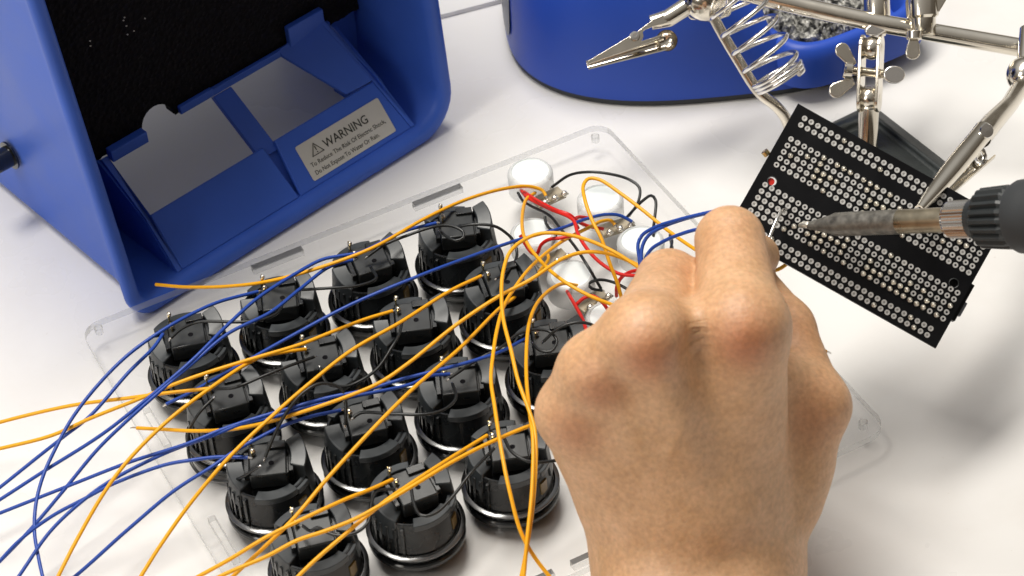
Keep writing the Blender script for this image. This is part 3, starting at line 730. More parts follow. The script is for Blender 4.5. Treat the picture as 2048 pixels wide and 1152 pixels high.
# warning label on the right-hand slope
la = np.array([A1 - A0, Z1 - Z0]); la = la / np.linalg.norm(la)
lw_, lh_ = 43.0, 15.4
e_s = bs_; e_t = ba_ * la[0] + Z * la[1]; e_n = np.cross(e_s, e_t); e_n = e_n if e_n @ FWD < 0 else -e_n
lc = bx(105.6, A0 + (A1-A0)*.415, Z0 + (Z1-Z0)*.415) + e_n * .2
lab = MB().prism([lc + e_s * x + e_t * y for x, y in rrect(-lw_/2, lw_/2, -lh_/2, lh_/2, .8, 3)], e_n * .12).build('warning_label', M_label, fume, smooth=0)
def text(body, size, x, y, bold=False, width=None):
    cu = bpy.data.curves.new('t', 'FONT'); cu.body = body; cu.size = size; cu.extrude = .02; cu.offset = .05 if bold else .012; cu.resolution_u = 3
    o = bpy.data.objects.new('t', cu); COL.objects.link(o); bpy.context.view_layer.update()
    me = bpy.data.meshes.new_from_object(o.evaluated_get(bpy.context.evaluated_depsgraph_get()))
    bpy.data.objects.remove(o); bpy.data.curves.remove(cu)
    co = np.array([v.co[:] for v in me.vertices])
    k = width / (co[:, 0].max() - co[:, 0].min()) if width else 1
    org = lc + e_n * .16
    vv = [org + e_s * (x + p[0] * k) + e_t * (y + p[1]) + e_n * (p[2] + .02) for p in co]
    mb = MB(); mb.add(vv, [tuple(p.vertices) for p in me.polygons]); bpy.data.meshes.remove(me)
    return mb
text('WARNING', 5.0, -9.8, 1.1, True, 22.5).build('heading_text', M_ink, lab, smooth=0)
text('To Reduce The Risk Of Electric Shock,', 2.6, -19.3, -2.7, False, 38.5).build('warning_text', M_ink, lab, smooth=0)
text('Do Not Expose To Water Or Rain.', 2.6, -19.3, -6.1, False, 33.0).build('warning_text', M_ink, lab, smooth=0)
tri = MB(); tq = [(-16.6, .9), (-10.9, .9), (-13.75, 5.4)]
tri.tube([lc + e_n * .2 + e_s * x + e_t * y for x, y in tq], .28, 6, closed=True)
tri.tube([lc + e_n * .2 + e_s * -13.75 + e_t * y for y in (2.5, 4.2)], .22, 6); tri.tube([lc + e_n * .2 + e_s * -13.75 + e_t * y for y in (1.5, 1.9)], .24, 6)
tri.build('warning_symbol', M_ink, lab, smooth=0)
# pivot knob on the left side wall
kp = bx(-2.4, 84, 33)
MB().lathe([(0.01, 0), (6.0, 0), (6.0, .8), (4.4, .9), (4.2, 9.0), (3.6, 9.6), (.01, 9.6)], o=kp, axis=-bs_, n=28).build('pivot_knob', M_blackgloss, fume, smooth=35)
MB().box(bx(40, 12, .35), (5, 5, .35), [bs_, ba_, Z]).box(bx(120, 12, .35), (5, 5, .35), [bs_, ba_, Z]).build('rubber_feet', M_grip, fume)

# ================================================================== SOLDERING STATION
st_a = math.radians(-24); st_c = np.array([276.0, 96.0, 0]) + 1.5 * np.array([math.cos(st_a), math.sin(st_a), 0]) + 3.0 * np.array([-math.sin(st_a), math.cos(st_a), 0])
su = np.array([math.cos(st_a), math.sin(st_a), 0]); sv = np.array([-math.sin(st_a), math.cos(st_a), 0])
station = thing('soldering_station', st_c, 'royal blue rounded soldering station holding a grey cleaning sponge', 'soldering station')
SA, SB_, SP = 87.5, 65.0, 2.7
tray_c = at(1600, 96, 24) + np.array([27, 30, 0]); tray_c[2] = 0
def H(u): return 24 + 52 / (1 + math.exp((u - 5) / 12))
def tray_r(x, y):                       # superellipse distance in the tray's own axes
    dx, dy = (x - tray_c[0]) / 31, (y - tray_c[1]) / 34
    return (abs(dx)**4 + abs(dy)**4) ** .25
m = MB(); nt, nr = 140, 70; vs = [tuple(st_c + Z * 0)]
for i in range(1, nr + 1):
    rho = (i / nr) ** .6 if i < nr else 1.0
    for k in range(nt):
        th = 2 * math.pi * k / nt; c, s = math.cos(th), math.sin(th)
        k_ = rho / (abs(c)**SP + abs(s)**SP) ** (1/SP)
        u, v = SA * k_ * c, SB_ * k_ * s
        p = st_c + su * u + sv * v
        z = 4 + (H(u) - 4) * max(0.0, 1 - rho**7) ** (1/2.6)
        tr = tray_r(p[0], p[1])
        if tr < 1.06:
            z = min(z, 12.0)
        p[2] = z; vs.append(tuple(p))
vs[0] = (st_c[0], st_c[1], 11.0 if tray_r(st_c[0], st_c[1]) < 1 else H(0))
fs = [(0, 1 + k, 1 + (k+1) % nt) for k in range(nt)]
for i in range(nr - 1):
    for k in range(nt):
        l = (k + 1) % nt
        fs.append((1+i*nt+k, 1+(i+1)*nt+k, 1+(i+1)*nt+l, 1+i*nt+l))
# skirt
base = len(vs)
for k in range(nt):
    p = np.array(vs[1+(nr-1)*nt+k]); vs.append((p[0], p[1], 3.4))
for k in range(nt):
    l = (k+1) % nt; fs.append((1+(nr-1)*nt+k, base+k, base+l, 1+(nr-1)*nt+l))
m.add(vs, fs); m.build('body', M_blue2, station, smooth=60)
m = MB()
m.lathe([(.975, 0), (.985, .6), (.985, 3.6)], n=100)
m.v = [tuple(st_c + su * (SA * math.copysign(abs(x)**(2/SP), x)) + sv * (SB_ * math.copysign(abs(y)**(2/SP), y)) + Z * z) for x, y, z in m.v]
m.build('foot_shadow_band', M_grip, station)  # dark foot left showing under the skirt as the shadow band
# tray rim and sponge
m = MB(); vs = []; fs = []; n_ = 96
prof = [(1.17, 8), (1.16, 21), (1.12, 25), (1.06, 26.6), (.99, 26.2), (.95, 24.6), (.92, 21), (.90, 12.6), (.02, 12.6)]
for k_, z_ in prof:
    for k in range(n_):
        a = 2 * math.pi * k / n_; c, s_ = math.cos(a), math.sin(a); q_ = k_ / (abs(c)**4.5 + abs(s_)**4.5) ** (1/4.5)
        vs.append((tray_c[0] + 31 * q_ * c, tray_c[1] + 34 * q_ * s_, z_))
for i in range(len(prof) - 1):
    for k in range(n_):
        l = (k+1) % n_; fs.append((i*n_+k, i*n_+l, (i+1)*n_+l, (i+1)*n_+k))
m.add(vs, fs).build('tray', M_blue2, station, smooth=50)
m = MB(); n_ = 60; vs = []; fs = []
for j in range(n_ + 1):
    for i in range(n_ + 1):
        x, y = -1 + 2*i/n_, -1 + 2*j/n_
        X = 24.5 * x * math.sqrt(1 - .18*y*y) ; Y = 27.5 * y * math.sqrt(1 - .18*x*x)
        edge = max(abs(x), abs(y)); z = 20.0 * (1 - max(0, edge - .85) * 2.2) + rng.normal(0, .7) + 1.2 * math.sin(X*.5) * math.cos(Y*.43)
        vs.append((tray_c[0] + X + rng.normal(0, .25), tray_c[1] + Y + rng.normal(0, .25), z))
for j in range(n_):
    for i in range(n_):
        q = j*(n_+1)+i; fs.append((q, q+1, q+n_+2, q+n_+1))
tag(m.add(vs, fs).build('sponge', M_wool, None, smooth=20), 'grey granular cleaning sponge lying in the blue soldering station', 'sponge')
# grey side badge on the left end
def st_pt(th, z, off=0.0):
    c, s_ = math.cos(th), math.sin(th); k0 = 1 / (abs(c)**SP + abs(s_)**SP) ** (1/SP)
    rho = (1 - min(.999, max(0, (z - 4) / (H(SA * k0 * c) - 4)) ** 2.6)) ** (1/7)
    return st_c + su * ((SA * rho * k0 + off) * c) + sv * ((SB_ * rho * k0 + off) * s_) + Z * z
def px_of(p): c = CAM_R @ (p - CAM_C); return 1024 + CAM_F * c[0] / c[2]
ths = np.linspace(0, 2*math.pi, 720); th0 = ths[int(np.argmin([px_of(st_pt(t_, 18)) for t_ in ths]))]
th1 = th0
while px_of(st_pt(th1, 18)) < px_of(st_pt(th0, 18)) + 17: th1 += .01
m = MB(); vs = []; fs = []; na, nb = 12, 10
for i in range(na + 1):
    for j in range(nb + 1):
        q_ = i / na; zz_ = 9 + 27 * j / nb
        rnd = 1 - .10 * (abs(2*j/nb - 1) ** 4)
        vs.append(st_pt(th0 - .25 + (th1 - th0 + .25) * q_ * rnd, zz_, .45))
for i in range(na):
    for j in range(nb):
        q_ = i*(nb+1)+j; fs.append((q_, q_+1, q_+nb+2, q_+nb+1))
m.add(vs, fs).build('side_badge', M_greypanel, station, smooth=60)

# ================================================================== HELPING HANDS STAND
hh = thing('helping_hands', at(1735, 300, 0), 'nickel helping-hands stand on a black cast base, gripping the circuit board', 'helping hands')
# cast base, a pyramid-like casting
b0 = [at(1628, 262, 0), at(1742, 206, 0), at(1912, 338, 0), at(1908, 425, 0), at(1790, 480, 0), at(1620, 330, 0)]
b1 = [at(1640, 258, 9), at(1742, 219, 9), at(1900, 344, 9), at(1896, 420, 9), at(1790, 466, 9), at(1636, 330, 9)]
ctr = sum(b1) / 6
b2 = [ctr + (p - ctr) * .86 + Z * 2.0 for p in b1]
b3 = [ctr + (p - ctr) * .80 - Z * 1.0 for p in b1]
boss = at(1735, 320, 12)
b4 = [boss + unit((p - ctr) * np.array([1, 1, 0])) * 11 + Z * 2 for p in b1]
vs = b0 + b1 + b2 + b3 + b4; fs = []
for i in range(4):
    for k in range(6):
        l = (k+1) % 6; fs.append((i*6+k, i*6+l, (i+1)*6+l, (i+1)*6+k))
fs.append(tuple(range(24, 30))); fs.append((5, 4, 3, 2, 1, 0))
MB().add(vs, fs).build('cast_base', M_cast, hh, bevel=1.2, seg=3)
# post: top as seen just under the bracket
pb = at(1735, 322, 10)
def up(p, z): q = np.array(p); q = q + Z * z; return q
d_post = 905.0
pt0 = cp(1735, 285, 912); pt1 = cp(1738, 213, 906)
MB().tube([pb, pt0, pt1], 3.9, 24).lathe([(3.9, 0), (4.1, .6), (3.0, 2.0), (2.3, 4.5), (2.3, 8)], o=pt1, axis=pt1 - pt0, n=24).build('post', M_nickel, hh, smooth=40)
D0 = 902.0
def cprism(poly, d, th): return MB().prism([cp(x, y, d) for x, y in poly], FWD * th)
# bracket: two plates round the ball joints
def plate_px(cx0, cy0, cx1, cy1, w):
    a = math.atan2(cy1-cy0, cx1-cx0); pts = []
    for k in range(9): t_ = a + math.pi/2 + math.pi*k/8; pts.append((cx0 + w*math.cos(t_), cy0 + w*math.sin(t_)))
    for k in range(9): t_ = a - math.pi/2 + math.pi*k/8; pts.append((cx1 + w*math.cos(t_), cy1 + w*math.sin(t_)))
    return pts
e_side = unit(RIGHT * .93 - FWD * .36)
def side_plate(cx):
    P0, P1 = cp(cx, 92, D0), cp(cx - 5, 202, D0 + 2)
    ax = unit(P1 - P0); bi = unit(np.cross(ax, e_side)); w = 4.4; pts = []
    for k in range(9): t_ = math.pi/2 + math.pi*k/8; pts.append(P0 + w*(math.cos(t_)*ax + math.sin(t_)*bi))
    for k in range(9): t_ = -math.pi/2 + math.pi*k/8; pts.append(P1 + w*(math.cos(t_)*ax + math.sin(t_)*bi))
    return MB().prism(pts, e_side * 1.3)
side_plate(1722).build('bracket_plate', M_nickel, hh, bevel=.25)
side_plate(1758).build('bracket_plate', M_nickel, hh, bevel=.25)
def ball(x, y, d, r): return MB().lathe([(r*math.sin(math.pi*k/14)+.001, -r*math.cos(math.pi*k/14)) for k in range(15)], o=cp(x, y, d), n=24, caps=False)
ball(1744, 96, D0 + 1, 4.6).build('ball_joint', M_nickel, hh)
ball(1738, 196, D0 + 3, 4.8).build('ball_joint', M_nickel, hh)
# clamp bolt, its head, its wing nut
bp0, bp1 = cp(1690, 140, D0), cp(1788, 152, D0 + 1)
thr = []
q0 = cp(1688, 139, D0); q1 = cp(1775, 149, D0); ax = unit(q1 - q0); Lb = np.linalg.norm(q1 - q0)
prof = [(.01, 0)]
for k in range(int(Lb / .7)): prof += [(1.9, k*.7), (1.55, k*.7 + .35)]
MB().lathe(prof + [(.01, Lb)], o=q0, axis=ax, n=18).build('clamp_bolt', M_nickel, hh, smooth=30)
def disc(x, y, d, rx, ry, tilt, th=1.4, normal=-1):
    pts = []
    for k in range(24):
        a = 2*math.pi*k/24; u, v = rx*math.cos(a), ry*math.sin(a)
        pts.append((x + u*math.cos(tilt) - v*math.sin(tilt), y + u*math.sin(tilt) + v*math.cos(tilt)))
    return cprism(pts, d, th)
disc(1789, 149, D0 - 4, 22, 18, .1, 2.2).build('bolt_head', M_steel, hh, bevel=.5, seg=3)
def wing(x0, y0, x1, y1, d, w0, w1, nm='wing'):
    """one ear of a wing nut: grows from the hub outwards and ends round"""
    a = math.atan2(y1-y0, x1-x0); c, s = math.cos(a), math.sin(a); pts = [(x0 - s*-w0, y0 + c*-w0), (x0 - s*w0, y0 + c*w0)]
    for k in range(11):
        t_ = math.pi/2 - math.pi*k/10; pts.append((x1 + w1*(math.cos(t_)*c - math.sin(t_)*s), y1 + w1*(math.cos(t_)*s + math.sin(t_)*c)))
    return cprism(pts[::-1], d, 1.8)
nut = MB().lathe([(3.4, 0), (3.4, 2.6), (2.8, 3.4), (1.9, 3.4)], o=cp(1704, 141, D0), axis=-ax, n=20).build('wing_nut', M_nickel, hh, bevel=.2)
wing(1708, 130, 1685, 100, D0 - 2, 8, 15).build('wing', M_nickel, nut, bevel=.45, seg=3)
wing(1708, 160, 1674, 180, D0 + 3, 8, 16).build('wing', M_nickel, nut, bevel=.45, seg=3)
# main clamp block round the crossbar, its screw
q0 = cp(1752, -20, D0 + 4); q1 = cp(1756, 66, D0 + 2)
MB().lathe([(.01, 0), (4.9, .0), (5.1, 1), (5.1, 10), (4.4, 12), (3.0, 15.5), (3.0, 18)], o=q0, axis=q1 - q0, n=28).build('bar_clamp', M_nickel, hh, smooth=35)
disc(1752, 58, D0 - 3, 22, 12, -.25, 3.0).build('clamp_screw', M_steel, hh, bevel=.5, seg=3)
# crossbar
DB = 898.0
MB().tube([cp(1480, -18, DB + 8), cp(1560, 3, DB + 6), cp(1750, 45, DB + 4), cp(2048, 96, DB - 2), cp(2110, 107, DB - 4)], 3.6, 28).build('crossbar', M_nickel, hh, smooth=60)
# second clamp along the bar with a drooping wing nut
m = MB().lathe([(.01, 0), (5.6, 0), (6.2, 3), (6.2, 8.5), (5.0, 9.5), (4.6, 15.5), (4.2, 16.2), (.01, 16.2)], o=cp(1842, -12, DB - 1), axis=cp(1848, 70, DB) - cp(1842, -12, DB), n=28)
m.build('bar_clamp', M_nickel, hh, smooth=35)
nut2 = MB().lathe([(3.0, 0), (3.0, 3.0), (1.8, 3.6)], o=cp(1828, 62, DB - 7), axis=DOWN, n=18).build('wing_nut', M_nickel, hh, bevel=.2)
wing(1828, 70, 1826, 104, DB - 7, 8, 15).build('wing', M_nickel, nut2, bevel=.45, seg=3)
wing(1872, 22, 1882, -6, DB - 4, 7, 13).build('wing', M_nickel, nut2, bevel=.45, seg=3)
# arm and clip gripping the board, seen from above right
j0 = (2048, 150)
ball(2050, 150, 872, 7.0).build('ball_joint', M_nickel, hh)
MB().tube([cp(2056, 60, 885), cp(2052, 110, 878), cp(2050, 150, 872)], 3.2, 18).build('clip_arm', M_nickel, hh)
def trough(p0, p1, w0, w1, up_, deep0, deep1, th=.55, n=10, extra=None):
    """a tapered U-section jaw of pressed sheet from p0 (tip) to p1"""
    ax = unit(p1 - p0); up_ = unit(up_ - ax * (up_ @ ax)); sd = np.cross(ax, up_)
    vs = []; fs = []; m_ = 14
    for i in range(n + 1):
        t_ = i / n; c = p0 + (p1 - p0) * t_; w = w0 + (w1 - w0) * t_; dp = deep0 + (deep1 - deep0) * t_
        if extra: w += extra(t_); dp += extra(t_) * .5
        for sgn in (0, 1):
            for k in range(m_ + 1):
                a = math.pi * k / m_
                ww = w - th * sgn; dd = dp - th * sgn
                vs.append(c + sd * ww * math.cos(a) + up_ * dd * math.sin(a))
    r_ = 2 * (m_ + 1)
    for i in range(n):
        for k in range(m_):
            fs.append((i*r_+k, i*r_+k+1, (i+1)*r_+k+1, (i+1)*r_+k))
            q = m_ + 1; fs.append((i*r_+q+k+1, i*r_+q+k, (i+1)*r_+q+k, (i+1)*r_+q+k+1))
        for k, l in ((0, m_+1), (2*m_+1, m_)):
            fs.append((i*r_+k, (i+1)*r_+k, (i+1)*r_+l, i*r_+l))
    for i in (0, n):
        for k in range(m_):
            fs.append((i*r_+k, i*r_+k+1, i*r_+m_+2+k, i*r_+m_+1+k))
    return MB().add(vs, fs)
cl0, cl1, cl2 = cp(1838, 420, 776), cp(1968, 262, 812), cp(2044, 170, 865)
MB().tube([cl2, cp(2018, 210, 846), cp(1985, 245, 826), cp(1960, 275, 815)], [3.4, 3.2, 3.8, 4.0], 20).build('clip_socket', M_nickel, hh, smooth=60)
trough(cl0, cl1, 1.7, 3.7, -FWD - RIGHT * .25, 1.9, 3.9, extra=lambda t_: .8 * math.sin(math.pi * min(1, t_ * 1.1)) ).build('clip_jaw', M_nickel, hh, smooth=50)
trough(cp(1850, 424, 791), cp(1975, 305, 824), 1.7, 3.2, FWD + RIGHT * .4 + DOWN * .5, 1.6, 3.4).build('clip_jaw', M_nickel, hh, smooth=50)
MB().lathe([(.01, 0), (2.3, 0), (2.6, .5), (2.3, 1.1), (.01, 1.2)], o=cp(1972, 262, 806), axis=-FWD + RIGHT*.2, n=20).build('clip_rivet', M_steel, hh)
MB().lathe([(.01, 0), (1.4, 0), (1.5, .4), (.01, .8)], o=cp(1951, 285, 803), axis=-FWD + RIGHT*.2, n=16).build('clip_rivet', M_steel, hh)
MB().tube([cp(1960 + 10*math.cos(a), 312 + 14*math.sin(a), 818 + 3*k/8) for k, a in enumerate(np.linspace(-1.6, 3.4, 12))], .8, 8).build('clip_spring', M_steel, hh)
# empty alligator clip at upper left
DC = 905.0
q = lambda cx, cy: (1150 + .2441*cx, .2441*cy)
plate = [q(*p_) for p_ in ((95,535),(110,495),(330,365),(520,250),(565,215),(640,158),(720,122),(765,185),(640,218),(572,245),(556,262),(563,300),(545,335),(690,292),(700,312),(400,425),(140,515))]
cprism(plate, DC - 3.4, .7).build('clip_cheek', M_nickel, hh, bevel=.15)
cprism(plate, DC + 3.0, .7).build('clip_cheek', M_nickel, hh, bevel=.15)
MB().tube([cp(*q(620,185), DC), cp(*q(760,150), DC), cp(*q(900,60), DC), cp(*q(960,20), DC)], [3.0, 3.6, 3.7, 3.7], 22).build('clip_socket', M_nickel, hh, smooth=60)
trough(cp(*q(100,535), DC), cp(*q(735,345), DC - 1.5), 1.8, 3.3, FWD + DOWN * .12, 1.6, 3.6).lathe([(4.2, -.2), (4.2, .2), (3.9, 1.5), (2.9, 2.8), (1.3, 3.5), (.01, 3.7)], o=cp(*q(752, 332), DC - 1.5), axis=FWD, n=26, caps=False).build('clip_jaw', M_nickel, hh, smooth=50)
MB().lathe([(.01, -8), (2.1, -8), (2.1, 0), (1.7, .8), (.8, .9), (.7, .3), (.01, .3)], o=cp(*q(490,293), DC - 3.6), axis=-FWD, n=20).build('clip_rivet', M_steel, hh)
ball(1410, -4, DC, 9.2).build('ball_joint', M_nickel, hh)
cprism([(1362,-30),(1470,-30),(1462,30),(1424,44),(1380,38),(1364,10)], DC + 6, 3.0).build('clip_bracket', M_nickel, hh, bevel=.8)
# iron rest: rod and coil spring
rod = [cp(1398,-30, 905), cp(1432, 44, 906), cp(1475, 118, 908), cp(1520, 186, 910), cp(1552, 212, 912), cp(1572, 238, 915), cp(1582, 270, 918), cp(1600, 330, 925)]
MB().tube(spline(rod), 2.2, 18).build('rest_rod', M_nickel, hh, smooth=60)
c0 = cp(1440, -50, 900); c1 = cp(1563, 162, 906); axc = unit(c1 - c0)
e1 = unit((RIGHT * 112 - DOWN * 52) / 124 + FWD * .35); e1 = unit(e1 - axc * (e1 @ axc)); e2 = np.cross(axc, e1)
pts = []
tot = np.linalg.norm(c1 - c0)
turns = 8.2
for k in range(int(turns * 36) + 1):
    tn = k / 36.0
    fr = tn / 5.4 if tn < 5.4 else 1 + (tn - 5.4) * .035
    fr = fr * .92
    cc = c0 + (c1 - c0) * fr
    R_ = 11.6 - 0.25 * tn
    an = 2 * math.pi * tn
    pts.append(cc + R_ * (math.cos(an) * e1 + math.sin(an) * e2))
MB().tube(pts, .98, 10).build('coil_spring', M_steel, hh, smooth=60)

# ================================================================== CIRCUIT BOARD
DPB = 785.0
pc = [cp(1605, 213, DPB + 4), cp(2022, 447, DPB), cp(1862, 691, DPB - 3), cp(1443, 456, DPB + 1)]
po = sum(pc) / 4
eL = unit((pc[1] - pc[0]) + (pc[2] - pc[3])); eS = (pc[3] - pc[0]) + (pc[2] - pc[1]); eS = unit(eS - eL * (eS @ eL)); eN = np.cross(eL, eS); eN = eN if eN @ FWD < 0 else -eN
LL = .5 * (np.linalg.norm(pc[1]-pc[0]) + np.linalg.norm(pc[2]-pc[3])); LS = .5 * (np.linalg.norm(pc[3]-pc[0]) + np.linalg.norm(pc[2]-pc[1]))
def pb_(u, v, n=0.0): return po + eL * (u * LL) + eS * (v * LS) + eN * n
board = thing('circuit_board', po, 'black perforated circuit board with silver pads held in the metal clip', 'circuit board')
# substrate with two real mounting holes
bm = bmesh.new()
def bloop(pts):
    vs = [bm.verts.new(p) for p in pts]; return [bm.edges.new((vs[i], vs[(i+1) % len(vs)])) for i in range(len(vs))]
hol = [(-.434, .053), (.434, .053)]
ho_pts = []
es = bloop([(-.5*LL, -.5*LS, 0), (.5*LL, -.5*LS, 0), (.5*LL, .5*LS, 0), (-.5*LL, .5*LS, 0)])
for u, v in hol:
    c = [(u*LL + 1.6*math.cos(2*math.pi*k/24), v*LS + 1.6*math.sin(2*math.pi*k/24), 0) for k in range(24)]; ho_pts.append(c); es += bloop(c)
bmesh.ops.triangle_fill(bm, use_beauty=True, edges=es)
m = MB()
for f in bm.faces:
    T = [po + eL*v.co.x + eS*v.co.y for v in f.verts]
    m.add([p + eN*.8 for p in T], [(0,1,2)]); m.add([p - eN*.8 for p in T], [(2,1,0)])
bm.free()
rimp = [pb_(*q_) for q_ in ((-.5,-.5),(.5,-.5),(.5,.5),(-.5,.5))]
m.add([p + eN*.8 for p in rimp] + [p - eN*.8 for p in rimp], [(k, (k+1) % 4, 4+(k+1) % 4, 4+k) for k in range(4)])
for c in ho_pts:
    P_ = [po + eL*x + eS*y for x, y, _ in c]; n = len(P_)
    m.add([p + eN*.8 for p in P_] + [p - eN*.8 for p in P_], [(k, (k+1) % n, n+(k+1) % n, n+k) for k in range(n)])
m.build('substrate', M_pcb, board, smooth=0)
for c in ho_pts:
    MB().tube([po + eL*x*1.0 + eS*y*1.0 + eN*.82 for x, y, _ in c], .16, 6, closed=True).build('mounting_hole_edge', M_ribs, board)
MB().lathe([(.01, 0), (1.25, 0), (1.25, .5), (.01, .5)], o=pb_(hol[0][0] - .004, hol[0][1] + .004, -.35), axis=eN, n=16).build('red_part_behind', M_redhole, board)
# pads: plated ring with a hole or a solder dome
def ring_mesh():
    mb = MB(); mb.lathe([(.40, 0), (.40, .10), (.55, .15), (.90, .13), (.98, 0)], n=14, caps=False)
    mb.lathe([(.01, .015), (.41, .015)], n=14, caps=False); return mb
def dome_mesh(): return MB().lathe([(1.0, 0), (.97, .2), (.72, .5), (.42, .85), (.2, 1.1), (.01, 1.15)], n=12, caps=False)
def mesh_only(mb, name, mats, hole=None):
    o = mb.build(name, mats, None, smooth=50); me = o.data; bpy.data.objects.remove(o)
    if hole is not None:
        for p in me.polygons:
            if all((me.vertices[i].co.xy.length < .43*S) and me.vertices[i].co.z < .05*S for i in p.vertices): p.material_index = 1
    return me
me_ring = mesh_only(ring_mesh(), 'pad_ring', [M_ring, M_foam], True)
me_fill = mesh_only(ring_mesh(), 'pad_tinned', [M_ring, M_solder], True)
me_dome = mesh_only(dome_mesh(), 'pad_dome', [M_blob])
rows = [(-.425, 29, -.455), (-.374, 29, -.455)]
pads = []
pitch = 2.54 / LL
NC = 30
for v, du in ((-.432, .0), (-.380, .0)):
    for c in range(29): pads.append((-.445 + c * pitch, v, 0))
for k in range(5):
    for c in range(NC): pads.append((-.452 + c * pitch, -.262 + k * .0505, 1))
for k in range(5):
    for c in range(NC): pads.append((-.452 + c * pitch, .098 + k * .0505, 2))
for v in (.400, .450):
    for c in range(29): pads.append((-.445 + c * pitch, v, 3))
eMat = Matrix(((eL[0], -eS[0], eN[0]), (eL[1], -eS[1], eN[1]), (eL[2], -eS[2], eN[2])))
quat = eMat.to_quaternion()
rest = MB()
items = []
for (u, v, band) in pads:
    p = pb_(u, v, .82); x = 1024 + CAM_F * ((CAM_R[0] @ (p - CAM_C)) / (CAM_R[2] @ (p - CAM_C)))
    r_ = random.random()
    c = (u + .452) / pitch
    if band == 1: kind = 'dome' if (4 < c < 20 and r_ < .42) or r_ < .06 else ('ring' if r_ < .7 else 'fill')
    elif band == 2: kind = 'dome' if (c > 4 and v > .18 and r_ < .45) or (c > 4 and r_ < .15) else ('fill' if c < 5 or r_ < .45 else 'ring')
    else: kind = 'dome' if r_ < .06 else 'fill'
    items.append((CAM_R[2] @ (p - CAM_C), p, kind))
items.sort(key=lambda q_: q_[0])
b_off = np.array(board['_o'])
def padmesh(k): return {'dome': me_dome, 'ring': me_ring, 'fill': me_fill}[k]
for i, (d, p, k) in enumerate(items):
    if i < 100:
        o = bpy.data.objects.new('solder_joint' if k == 'dome' else 'solder_pad', padmesh(k)); COL.objects.link(o)
        o.parent = board; o.location = tuple((p - b_off) * S); o.rotation_mode = 'QUATERNION'; o.rotation_quaternion = quat
# the remaining pads: one part
allv = []; allf = []; mi = []
R3 = np.array(eMat)
for d, p, k in items[100:]:
    me = padmesh(k); co = np.array([v.co[:] for v in me.vertices]) @ R3.T + (p - b_off) * S
    n0 = len(allv); allv.extend(map(tuple, co))
    for pl_ in me.polygons:
        allf.append(tuple(i + n0 for i in pl_.vertices)); mi.append({'ring': 0, 'fill': 0, 'dome': 3}[k] + (0 if pl_.material_index == 0 else (1 if k == 'ring' else 2)))
me = bpy.data.meshes.new('solder_pads'); me.from_pydata(allv, [], allf)
for m_ in (M_ring, M_foam, M_solder, M_blob): me.materials.append(m_)
for pl_, k in zip(me.polygons, mi): pl_.material_index = k; pl_.use_smooth = True
me.set_sharp_from_angle(angle=math.radians(50))
o = bpy.data.objects.new('solder_pads', me); COL.objects.link(o); o.parent = board; o['kind'] = 'stuff'
# lead being soldered and the connectors on the far side
lead = [cp(1528, 508, DPB - 9), cp(1536, 482, DPB - 9), cp(1552, 442, DPB - 7), cp(1562, 424, DPB - 4), cp(1572, 418, DPB - 1)]
tag(MB().tube(spline(lead, .5), .62, 10).build('component_lead', M_steel, None, smooth=60), 'bent bare silver lead standing up from the board beside the finger', 'wire lead')
m = MB().box(pb_(.478, .13, -3.4), (3.2, 7.0, 2.2), [eL, eS, eN]).box(pb_(hol[1][0], hol[1][1], -2.4), (3.2, 3.2, .9), [eL, eS, eN]); m.build('connector', M_pcb, board, bevel=.3)
m = MB().box(pb_(.512, .17, -3.2), (1.4, 2.6, 1.2), [eL, eS, eN]); m.build('connector', M_greypanel, board, bevel=.3)
MB().tube([pb_(-.505, -.10, -2.5), pb_(-.525, -.11, -2.0)], 1.3, 12).build('pin', M_gold, board)

# ================================================================== SOLDERING IRON
D1 = 775.0
tip0 = cp(1596, 452, DPB - 2.5); iron_end = cp(2120, 430, 715)
iax = unit(iron_end - tip0)
def ipt(px):                                  # distance along the iron at photo column px
    lo, hi = 0.0, 140.0
    for _ in range(40):
        md = (lo + hi) / 2; p = tip0 + iax * md - CAM_C
        if 1024 + CAM_F * (CAM_R[0] @ p) / (CAM_R[2] @ p) < px: lo = md
        else: hi = md
    return lo
iron = thing('soldering_iron', tip0, 'soldering iron with grey barrel and black grip, its tip on the board', 'soldering iron')
h = ipt
MB().lathe([(.05, 0), (.55, .5), (1.0, h(1612)), (2.2, h(1640)), (3.2, h(1662)), (3.3, h(1666))], o=tip0, axis=iax, n=28).build('tip', M_iron, iron, smooth=40)
MB().lathe([(.3, .2), (.85, .8), (1.25, h(1610)), (1.3, h(1616)), (1.0, h(1620))], o=tip0 - DOWN * .25 - FWD * .2, axis=iax, n=16, caps=False).build('tinned_end', M_blob, iron)
MB().lathe([(3.35, h(1664)), (3.9, h(1672)), (4.0, h(1700)), (4.05, h(1800))], o=tip0, axis=iax, n=32).build('barrel', M_iron, iron, smooth=40)
MB().lathe([(4.04, h(1800)), (4.0, h(1840)), (4.1, h(1904))], o=tip0, axis=iax, n=32).build('heated_sleeve', M_heat, iron, smooth=40)
